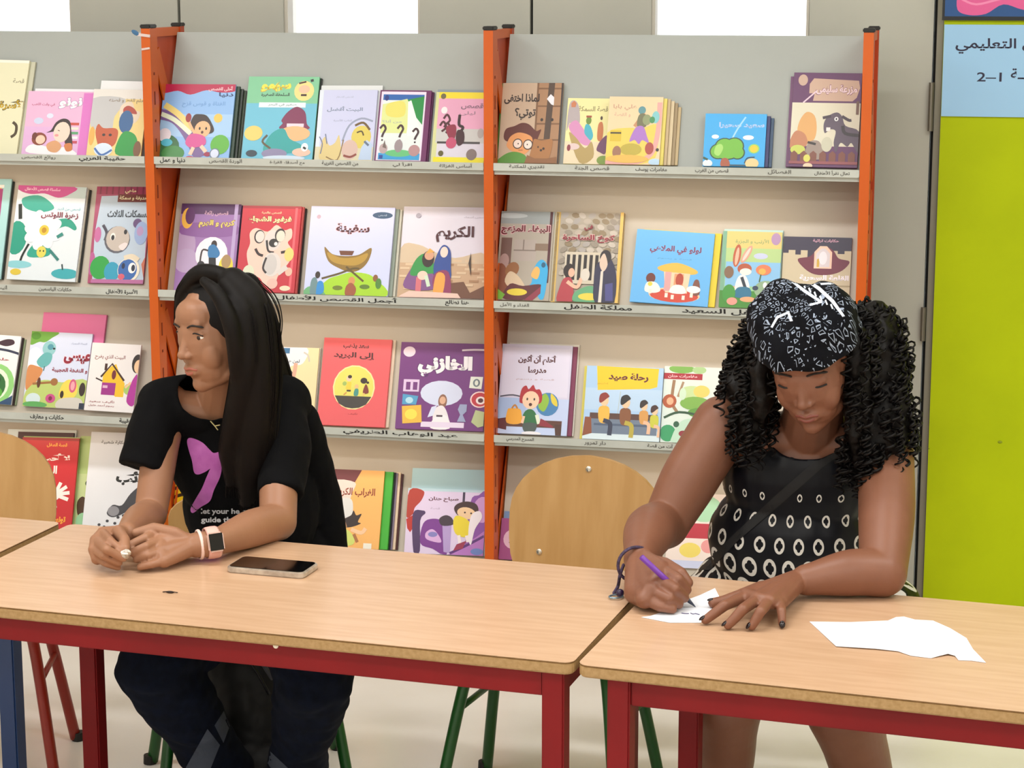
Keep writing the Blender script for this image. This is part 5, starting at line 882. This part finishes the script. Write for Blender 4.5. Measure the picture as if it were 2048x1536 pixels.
# watch, bracelet, items in hand
ax = (WL - T(392, 1090, .034)).normalized(); wc = T(424, 1085, .036); tocam = (CAMP - wc).normalized()
nrm = (tocam - ax * tocam.dot(ax)).normalized(); nrm = (nrm + V((0, 0, .0))).normalized(); vv = nrm.cross(ax)
wt = thing('smartwatch', 'smartwatch with a black screen and pink strap on the wrist of the long haired person', 'watch', wc)
obj('strap', ring(wc, ax, .0300, (.0022, .013), sq=.96), mat('pink watch strap', 'e9b3a8', .5), wt, True)
Rw = Matrix((ax, vv, nrm)).transposed()
obj('watch_case', G().box(wc + nrm * .0335, (.031, .037, .010), Rw), mat('rose watch case', 'e8c4b8', .25, .5), wt, bevel=.004, seg=3)
obj('screen', G().box(wc + nrm * .0388, (.026, .032, .0012), Rw), mat('black glass screen', '050506', .08), wt, bevel=.0005)
bc = T(399, 1089, .034); bt = thing('bracelet', 'thin white and pink bracelet beside the smartwatch', 'bracelet', bc)
obj('band', ring(bc, ax, .0275, (.0025, .0035), sq=.97), mat('white pink band', 'efcfc6', .4), bt, True)
g = G(); random.seed(5); g.ell(T(251, 1108, .042), (.010, .008, .008), n=9, m=6); g.v = [v + V((random.uniform(-1, 1), random.uniform(-1, 1), random.uniform(-1, 1))) * .002 for v in g.v]
tag(obj('wrapper_scrap', g, mat('silver foil scrap', 'c8c2b8', .3, .7)), 'small crumpled silver scrap pinched between the fingers of the long haired person', 'wrapper')
g = G(); c = T(340, 1184, .002); g.ell(c, (.008, .004, .002), n=8, m=5); g.box(c + V((-.008, .001, 0)), (.012, .003, .001), Matrix.Rotation(.5, 3, 'Z')); g.box(c + V((.009, .001, 0)), (.012, .002, .001), Matrix.Rotation(-.3, 3, 'Z'))
tag(obj('dark_scrap', g, mat('dark brown scrap', '2a1810', .7), kind=None), 'tiny dark brown scrap lying alone on the left table', 'scrap')
# phone
a, b, c, d = T(474, 1108, .013), T(640, 1121, .013), T(613, 1148, .013), T(455, 1133, .013)
ctr = (a + b + c + d) / 4; ux = ((b - a) + (c - d)).normalized(); uy = V((0, 0, 1)).cross(ux); L_ = .150; W_ = .074
Rp = Matrix((ux, uy, V((0, 0, 1)))).transposed(); ph = thing('smartphone', 'black screened smartphone in a clear pearly case lying on the left table', 'phone', (ctr.x, ctr.y, TZ))
def rbox(c, L, W, r, z0, z1):
    g = G().prism(rrect(-L / 2, -W / 2, L / 2, W / 2, r, 6), z0, z1); g.v = [Rp @ v + V((c.x, c.y, TZ)) for v in g.v]; return g
obj('case', rbox(ctr, L_ + .006, W_ + .006, .013, .0003, .0115), mat('pearly phone case', 'c9beb0', .25, .3, 'a89c90', 60), ph, bevel=.002)
obj('screen', rbox(ctr, L_ - .002, W_ - .002, .010, .0114, .0125), mat('black glass screen', '050506', .08), ph, bevel=.0004)
# ============================ curly haired person, right
skin2 = skin_mat('medium brown skin', '845742', '7b4f3b'); H2 = P(1624, 735, 3.90); F2 = V((-.13, -.93, -.38)); M2 = frame(H2, F2, .10, 1.0)
p2 = thing('person', 'seated person with curly dark hair and a black paisley headscarf, writing with a pen', 'person', (-.32, 4.15, 0))
g = G(); head(g, M2, 1)
NB2 = P(1618, 868, 4.05); g.tube([M2 @ V((0, -.03, -.05)), NB2], [.054, .060], 16, True, True)
SR2, SL2 = P(1446, 850, 4.03), P(1768, 880, 4.03); ER2, EL2 = P(1330, 1050, 3.95), T(1766, 1146, .042)
WR2, WL2 = T(1279, 1118, .055), T(1612, 1160, .034)
for a in (SR2, SL2): g.cone(NB2 + V((0, 0, -.02)), a, .05, .052)
g.ell(P(1600, 950, 4.07), (.135, .085, .13)); g.ell(P(1590, 1080, 4.09), (.14, .10, .13)); g.ell(P(1590, 1190, 4.14), (.165, .12, .10))
limb(g, [SR2, SR2.lerp(ER2, .5) + V((-.004, 0, 0)), ER2], [.058, .056, .046]); limb(g, [ER2, ER2.lerp(WR2, .35) + V((-.012, 0, .01)), WR2], [.046, .048, .029])
limb(g, [SL2, SL2.lerp(EL2, .5) + V((.006, 0, 0)), EL2], [.055, .052, .043]); limb(g, [EL2, EL2.lerp(WL2, .4) + V((0, 0, .006)), WL2], [.043, .042, .028])
FING = [[T(1494, 1191, .036), T(1449, 1211, .033), T(1427, 1228, .019), T(1411, 1240, .009)], [T(1514, 1199, .038), T(1485, 1219, .035), T(1469, 1237, .020), T(1456, 1250, .009)],
        [T(1538, 1203, .037), T(1521, 1223, .033), T(1511, 1240, .019), T(1504, 1252, .009)], [T(1561, 1203, .031), T(1563, 1222, .026), T(1564, 1238, .015), T(1564, 1247, .008)]]
hand(g, T(1590, 1164, .032), .029, FING, [T(1520, 1176, .026), T(1478, 1192, .018), T(1448, 1202, .012), T(1426, 1206, .010)], .0145, .0095)
hand(g, WR2, .029, [[T(1322, 1138, .062), T(1357, 1158, .056), T(1374, 1180, .034)], [T(1312, 1158, .052), T(1350, 1178, .044), T(1369, 1196, .022)], [T(1300, 1180, .038), T(1338, 1198, .028), T(1358, 1209, .014)], [T(1288, 1199, .024), T(1320, 1214, .014), T(1346, 1219, .010)]],
     [T(1330, 1128, .066), T(1362, 1146, .060), T(1377, 1166, .044)], .0165, .0102)
g.cone(WR2, T(1270, 1186, .022), .026, .020); g.cone(T(1270, 1186, .022), T(1290, 1199, .022), .020, .017)
KR2, KL2 = P(1450, 1400, 3.87), P(1690, 1420, 3.87); AR2, AL2 = V((KR2.x - .01, 3.98, .09)), V((KL2.x + .07, 3.98, .09)); HR2, HL2 = P(1520, 1210, 4.18), P(1650, 1210, 4.18)
for h_, k_, a_ in ((HR2, KR2, AR2), (HL2, KL2, AL2)): limb(g, [h_, h_.lerp(k_, .5), k_], [.09, .085, .074]); limb(g, [k_, k_.lerp(a_, .35), a_], [.074, .060, .034]); g.cone(a_ + V((0, 0, -.02)), a_ + V((.0, -.11, -.055)), .032, .026)
body2 = obj('body', remesh(g, .0028, 3), None, p2); body2.data.materials.append(skin2)
eyes(M2, p2, (0, -.003), 1); lips(M2, p2, mat('brown rose lips', '7c4238', .4))
m_nail = mat('dark nail polish', '1a0f12', .15)
for f in FING + [[T(1448, 1202, .014), T(1426, 1206, .010)]]:
    d = (f[-1] - f[-2]).normalized(); n_ = (V((0, 0, 1)) - d * d.z).normalized(); c = f[-1] + d * .0025 + n_ * .0068; r = Matrix((d, V((0, 0, 1)).cross(d).normalized(), d.cross(V((0, 0, 1)).cross(d).normalized()))).transposed()
    obj('fingernail', G().ell(c, (.0068, .0052, .0022), r, n=12, m=8), m_nail, p2, True)
# dress
def dress_mat():
    m = bpy.data.materials.new('navy satin with white rings'); m.use_nodes = True; N = m.node_tree.nodes; L = m.node_tree.links; b = N['Principled BSDF']; b.inputs['Roughness'].default_value = .45; b.inputs['Specular IOR Level'].default_value = .25
    uv = N.new('ShaderNodeUVMap'); uv.uv_map = 'UVMap'; sp = N.new('ShaderNodeSeparateXYZ'); L.new(uv.outputs[0], sp.inputs[0])
    def mth(op, a, b_=None, c=None):
        n = N.new('ShaderNodeMath'); n.operation = op
        for i, q in enumerate((a, b_, c)):
            if q is None: continue
            if isinstance(q, (int, float)): n.inputs[i].default_value = q
            else: L.new(q, n.inputs[i])
        return n.outputs[0]
    x, z = sp.outputs[0], sp.outputs[1]
    row = mth('FLOOR', z); fx = mth('FRACT', mth('ADD', x, mth('MULTIPLY', row, .5))); fz = mth('FRACT', z)
    dx = mth('MULTIPLY', mth('SUBTRACT', fx, .5), 1.25); dz = mth('SUBTRACT', fz, .5); d = mth('SQRT', mth('ADD', mth('MULTIPLY', dx, dx), mth('MULTIPLY', dz, dz)))
    size = mth('MULTIPLY', mth('MULTIPLY_ADD', row, .085, .17), mth('GREATER_THAN', z, 0))          # rings grow towards the hem
    size = mth('MINIMUM', mth('MAXIMUM', size, 0.0), .47); disc = mth('LESS_THAN', d, size)
    s2 = mth('MULTIPLY', size, .33); o = mth('MULTIPLY', size, .33)
    def dot(ax_, az_):
        a = mth('SUBTRACT', dx, mth('MULTIPLY', o, ax_)); c = mth('SUBTRACT', dz, mth('MULTIPLY', o, az_))
        return mth('LESS_THAN', mth('SQRT', mth('ADD', mth('MULTIPLY', a, a), mth('MULTIPLY', c, c))), s2)
    dots = mth('MINIMUM', mth('ADD', mth('ADD', dot(1, 0), dot(-1, 0)), mth('ADD', dot(0, 1), dot(0, -1))), 1)
    wh = mth('MULTIPLY', disc, mth('SUBTRACT', 1, dots))
    mx = N.new('ShaderNodeMix'); mx.data_type = 'RGBA'; L.new(wh, mx.inputs[0]); mx.inputs[6].default_value = lin('04060f'); mx.inputs[7].default_value = lin('d8d4cc'); L.new(mx.outputs[2], b.inputs['Base Color']); return m
g = G(); g.ell(P(1598, 950, 4.075), (.152, .102, .135)); g.ell(P(1585, 1080, 4.09), (.165, .122, .14)); g.ell(P(1592, 1185, 4.14), (.205, .145, .12))
for a in (SR2, SL2): g.cone(P(1600, 900, 4.07), a.lerp(P(1600, 900, 4.07), .30), .066, .056)
for h_, k_ in ((HR2, KR2), (HL2, KL2)): limb(g, [h_, h_.lerp(k_, .45)], [.118, .108])
g.ell(P(1790, 1215, 4.13), (.05, .09, .06)); g.ell(P(1420, 1200, 4.13), (.06, .09, .06))
dm = remesh(g, .0048, 5); wrinkle(dm, .007, 13, (1, 1, .35), 9); nk2 = P(1612, 842, 3.99)
cut(dm, lambda c: ((c.x - nk2.x) ** 2 / .086 ** 2 + (c.z - nk2.z) ** 2 / .072 ** 2) > 1 or c.y > 4.12)
cut(dm, lambda c: (c - SR2).length > .074 and (c - SL2).length > .074)
dm = solid(dm, .002); ul = dm.uv_layers.new(name='UVMap'); zb = P(1600, 975, 3.97).z; dat = []
for lp in dm.loops:
    c = dm.vertices[lp.vertex_index].co; t = max(0, zb - c.z); row = (zb - c.z) / .047
    # u follows the body round so rings keep their shape at the sides
    ang = math.atan2(c.x - P(1590, 1000, 4.08).x, -(c.y - 4.09)); dat += [ang * 3.2, row]
ul.data.foreach_set('uv', dat)
dr = obj('dress', dm, None, p2); dr.data.materials.append(dress_mat())
bv2 = BVHTree.FromPolygons([v.co.copy() + V(p2.location) for v in dr.data.vertices], [tuple(q.vertices) for q in dr.data.polygons])
drape([[(1716, 868), (1722, 880), (1646, 934), (1560, 1010), (1480, 1078), (1420, 1140), (1396, 1140), (1470, 1066), (1552, 990), (1636, 916)]], bv2, 'bag_strap', mat('black webbing strap', '0a0a0d', .7), dr, .003, 9)
for a_ in (AR2, AL2): obj('shoe', G().ell((a_.x, a_.y - .05, .042), (.045, .125, .040)).ell((a_.x, a_.y + .03, .06), (.04, .05, .042)), mat('black shoe', '101012', .5), p2, True)
# headscarf
def scarf_mat():
    m = bpy.data.materials.new('black paisley cotton'); m.use_nodes = True; N = m.node_tree.nodes; L = m.node_tree.links; b = N['Principled BSDF']; b.inputs['Roughness'].default_value = .85; b.inputs['Specular IOR Level'].default_value = .15
    uv = N.new('ShaderNodeUVMap'); v = N.new('ShaderNodeTexVoronoi'); v.feature = 'DISTANCE_TO_EDGE'; v.inputs['Scale'].default_value = 26; L.new(uv.outputs[0], v.inputs['Vector'])
    w = N.new('ShaderNodeTexVoronoi'); w.inputs['Scale'].default_value = 50; L.new(uv.outputs[0], w.inputs['Vector'])
    def mth(op, a, b_): 
        n = N.new('ShaderNodeMath'); n.operation = op
        for i, q in enumerate((a, b_)):
            if isinstance(q, (int, float)): n.inputs[i].default_value = q
            else: L.new(q, n.inputs[i])
        return n.outputs[0]
    n1 = N.new('ShaderNodeTexNoise'); n1.inputs['Scale'].default_value = 9; L.new(uv.outputs[0], n1.inputs[0])
    d = v.outputs['Distance']; ringm = mth('MULTIPLY', mth('GREATER_THAN', d, .16), mth('LESS_THAN', d, .23)); dots = mth('MULTIPLY', mth('LESS_THAN', w.outputs['Distance'], .17), mth('GREATER_THAN', n1.outputs[0], .5)); edge = mth('GREATER_THAN', d, .46)
    ringm = mth('MULTIPLY', ringm, mth('GREATER_THAN', n1.outputs[0], .455))
    f = mth('MINIMUM', mth('ADD', mth('ADD', ringm, dots), edge), 1)
    mx = N.new('ShaderNodeMix'); mx.data_type = 'RGBA'; L.new(f, mx.inputs[0]); mx.inputs[6].default_value = lin('07080e'); mx.inputs[7].default_value = lin('98a3b6'); L.new(mx.outputs[2], b.inputs['Base Color']); return m
g = G(); sc = G(); sc.ell((0, -.008, .050), (.100, .110, .100), n=32, m=20); sc.ell((-.035, .0, .095), (.066, .080, .068)); sc.ell((.035, -.02, .092), (.072, .080, .072)); sc.v = [M2 @ v for v in sc.v]; g.add(sc.v, sc.f)
sm_ = remesh(g, .0042, 6); Mi = M2.inverted(); wrinkle(sm_, .004, 22, (1, 1, 1), 5)
displace(sm_, lambda c: (lambda q: .0035 * math.sin((q.x * .8 + q.y * .55 + .012 * noise.noise(q * 18)) * 95))(Mi @ c))
cut(sm_, lambda c: (lambda q: q.z > .074 - .22 * max(q.y, 0) - .1 * abs(q.x) if q.y > -.02 else q.z > .05)(Mi @ c)); sm_ = solid(sm_, .003)
ul = sm_.uv_layers.new(name='UVMap'); dat = []
for lp in sm_.loops: q = Mi @ sm_.vertices[lp.vertex_index].co; dat += [q.x * 3.2 + .4 * q.z, (q.y - q.z * .4) * 3.2]
ul.data.foreach_set('uv', dat); sf = obj('headscarf', sm_, None, p2); sf.data.materials.append(scarf_mat())
bv3 = BVHTree.FromPolygons([v.co.copy() + V(p2.location) for v in sf.data.vertices], [tuple(q.vertices) for q in sf.data.polygons])
st = [[(1575, 558), (1579, 556), (1612, 580), (1644, 602), (1641, 606), (1608, 585)], [(1592, 549), (1597, 547), (1640, 574), (1668, 600), (1690, 632), (1685, 634), (1662, 604), (1636, 580)], [(1641, 602), (1646, 605), (1620, 612), (1618, 608)], [(1640, 566), (1700, 562), (1722, 568), (1720, 571), (1700, 566), (1642, 570)]]
for k in range(7): x, y = 1594 + k * 11, 560 + k * 8.2; st.append([(x, y), (x + 3, y - 2), (x + 7, y + 8), (x + 4, y + 9)])
st += [[(1541, 654), (1553, 632), (1578, 622), (1586, 642), (1580, 643), (1575, 628), (1556, 637), (1545, 656)]]
drape(st, bv3, 'scarf_stripes', mat('white scarf print', 'c4cbd8', .8), sf, .0014, 6)
# curly hair
m_curl = mat('black brown curly hair', '060404', .45, 0, '0a0605', 30, .3, 700, spec=.22)
g = G(); BL = [((1650, 705, 4.01), (.110, .085, .11)), ((1520, 720, 4.0), (.042, .05, .085)), ((1490, 765, 3.99), (.040, .045, .05)), ((1504, 830, 3.97), (.032, .04, .065)), ((1524, 760, 3.925), (.022, .035, .085)), ((1745, 730, 3.99), (.060, .07, .12)), ((1765, 840, 3.97), (.055, .06, .10)), ((1735, 895, 3.95), (.045, .045, .055)), ((1716, 790, 3.92), (.026, .040, .115)), ((1712, 705, 3.90), (.024, .035, .055))]
for c, r in BL: g.ell(P(*c), r)
hm = remesh(g, .005, 5); wrinkle(hm, .006, 40)
hb = G(); hb.add([v.co for v in hm.vertices], [tuple(q.vertices) for q in hm.polygons])
random.seed(21); vsn = [(v.co.copy(), v.normal.copy()) for v in hm.vertices]
def curl(p, n, L_, R_, r=.0021, turns=None):
    turns = turns or L_ / random.uniform(.015, .024); k = int(turns * 9); d0 = (n * .8 + V((0, 0, .25))).normalized(); a0 = random.uniform(0, 6.28); S = []; q = p.copy()
    for i in range(k + 1):
        t = i / k; d = d0.lerp(V((0, 0, -1)), min(1, t * 2.6)).normalized(); q = q + d * (L_ / k)
        u = d.orthogonal().normalized(); w = d.cross(u); u = V((1, 0, 0)) - d * d.x; u.normalize(); w = d.cross(u)
        R2 = R_ * min(1, t * 4 + .2); S.append(q + u * (R2 * math.cos(a0 + 2 * math.pi * turns * t)) + w * (R2 * math.sin(a0 + 2 * math.pi * turns * t)))
    hb.tube(S, [r * min(1, .5 + i / k * 3) * (1 if i < k - 2 else .6) for i in range(len(S))], 5)
faceC = M2 @ V((0, .09, -.03)); cnt = 0
while cnt < 430:
    p, n = random.choice(vsn)
    if n.y > .75: continue
    f = (p - faceC); 
    if f.x * f.x / .075 ** 2 + f.z * f.z / .105 ** 2 < 1: continue
    q = Mi @ p
    if q.z > .075 and abs(q.x) < .1 and q.y > -.05: continue
    curl(p - n * .004, n, random.uniform(.03, .07), random.choice((.0045, .006, .008, .010)), random.uniform(.0018, .0032), None); cnt += 1
for (x, y, Y) in ((1500, 645, 3.97), (1490, 680, 3.98), (1474, 715, 3.98), (1462, 740, 3.98), (1456, 755, 3.98), (1790, 690, 3.98), (1798, 740, 3.98), (1806, 780, 3.97), (1812, 820, 3.96), (1812, 850, 3.96), (1740, 915, 3.94), (1760, 925, 3.94), (1785, 915, 3.94), (1722, 905, 3.94)):
    for k in range(2): curl(P(x, y, Y), V((-.8 if x < 1600 else .6, -.3, -.1)) + V((random.uniform(-.2, .2), 0, 0)), random.uniform(.04, .06), random.uniform(.008, .011), .0019, random.uniform(2.2, 3.2))
obj('hair', to_mesh('hair', hb, m_curl, True), None, p2)
# bracelet on the writing wrist
ax2 = (T(1300, 1160, .045) - WR2).normalized(); b2 = thing('bracelet', 'dark braided bracelet with a loose beaded end on the writing wrist', 'bracelet', WR2)
bcx = T(1270, 1128, .05); obj('band', ring(bcx, ax2 + V((.25, 0, .1)), .033, (.003, .0035), sq=.95), mat('dark braided cord', '231a2c', .7, 0, '4c3a5c', 200), b2, True)
g = G(); tl = bez([T(1247, 1130, .035), T(1240, 1150, .03), T(1236, 1172, .008), T(1228, 1186, .004)]); g.tube(tl, .0032, 8, True, True); lc = T(1232, 1193, .004)
obj('loose_end', g, mat('dark braided cord', '231a2c'), b2, True)
obj('bead', G().ell(T(1240, 1186, .008), .0075, n=14, m=10), mat('dark purple bead', '2c1c3c', .3), b2, True)
obj('metal_loop', ring(lc, V((0, 0, 1)) + V((.01, .01, 0)), .010, (.0018, .0018), sq=1.3), mat('steel loop', '8ea4b4', .25, .8), b2, True)
# pen
tip = T(1391, 1214, .0012)
tp = T(1283, 1114, .100); dpen = (tp - tip).normalized(); pn = thing('pen', 'purple ballpoint pen held by the curly haired person', 'pen', tip)
obj('barrel', G().tube([tip + dpen * .022, tip + dpen * .05, tp], [.0045, .0052, .0050], 14), mat('purple plastic', '6a2f9c', .3), pn, True)
obj('pen_tip', G().tube([tip, tip + dpen * .004, tip + dpen * .022], [.0006, .0014, .0045], 12), mat('dark slate pen tip', '30384c', .35), pn, True)
# papers
m_paper = mat('white paper', 'eef1f8', .7)
def paper(name, label, P2, lift, hgt):
    z0 = .0012; g = G(); top = []
    bm = bmesh.new(); PP = [V((x, y, 0)) for x, y in P2]; vs = [bm.verts.new(p) for p in PP]
    for t in tessellate_polygon([PP]): bm.faces.new([vs[i] for i in t])
    for _ in range(3): bmesh.ops.subdivide_edges(bm, edges=[e for e in bm.edges if e.calc_length() > 22], cuts=1); bmesh.ops.triangulate(bm, faces=bm.faces)
    for v in bm.verts: x, y = v.co.x, v.co.y; v.co = T(x, y, z0 + hgt * max(0, lift(x, y)))
    bmesh.ops.recalc_face_normals(bm, faces=bm.faces); me = bpy.data.meshes.new(name); bm.to_mesh(me); bm.free(); 
    if me.polygons and sum(q.normal.z for q in me.polygons) < 0: me.flip_normals()
    me2 = solid(me, .0006); me2.materials.append(m_paper); me2.shade_flat(); c = T(*P2[0], 0); o = bpy.data.objects.new(name, me2); COL.objects.link(o); return tag(o, label, 'paper')
pa = paper('note_paper', 'small white note under the writing hand with faint scribbles', [(1283, 1234), (1300, 1232), (1330, 1222), (1372, 1200), (1400, 1190), (1430, 1176), (1440, 1196), (1430, 1210), (1404, 1240), (1402, 1245), (1340, 1245), (1318, 1241)], lambda x, y: 0, 0)
g = G(); 
for pts in ([(1363, 1226), (1370, 1227), (1378, 1227)], [(1381, 1226), (1386, 1228), (1391, 1227), (1399, 1229)]):
    Q = [T(x, y, .0022) for x, y in pts]; g.tube(Q, .0007, 4)
obj('scribble', g, mat('purple ink', '4c4470', .6), pa, kind='stuff')
paper('torn_paper', 'large torn white sheet with a ragged wavy edge on the right table', [(1619, 1243), (1700, 1244), (1776, 1241), (1792, 1234), (1808, 1233), (1830, 1239), (1866, 1241), (1900, 1256), (1933, 1276), (1946, 1298), (1972, 1325), (1944, 1321), (1917, 1320), (1910, 1311), (1896, 1307), (1876, 1312), (1862, 1316), (1822, 1311), (1796, 1302), (1752, 1297), (1672, 1292)], lambda x, y: .4 * math.sin((x - 1640) / 60) + .5 * math.exp(-((x - 1895) / 26) ** 2 - ((y - 1310) / 18) ** 2) * 2, .004)
# bag on the floor behind the legs of the long haired person
bp_ = P(478, 1470, 4.12); bg_ = thing('backpack', 'black backpack with grey piping on the floor between the legs of the long haired person', 'bag', (bp_.x, bp_.y, 0))
g = G(); g.ell((bp_.x, 4.17, .19), (.105, .085, .19)); g.ell((bp_.x, 4.16, .08), (.11, .09, .08)); g.box((bp_.x, 4.17, .03), (.16, .14, .06)); bmh = remesh(g, .006, 5); wrinkle(bmh, .006, 20); o = obj('bag_body', bmh, None, bg_); o.data.materials.append(mat('black nylon', '0b0b0d', .6))
obj('piping', G().tube(bez([(bp_.x - .085, 4.10, .30), (bp_.x - .03, 4.07, .35), (bp_.x + .04, 4.07, .36), (bp_.x + .085, 4.10, .28)]), .005, 8), mat('grey piping', '4a4a50', .6), bg_, True)
obj('zip', G().tube(bez([(bp_.x - .080, 4.09, .27), (bp_.x - .03, 4.065, .32), (bp_.x + .04, 4.065, .33), (bp_.x + .080, 4.09, .25)]), .0035, 8), mat('dark zip', '1c1c20', .35, .5), bg_, True)
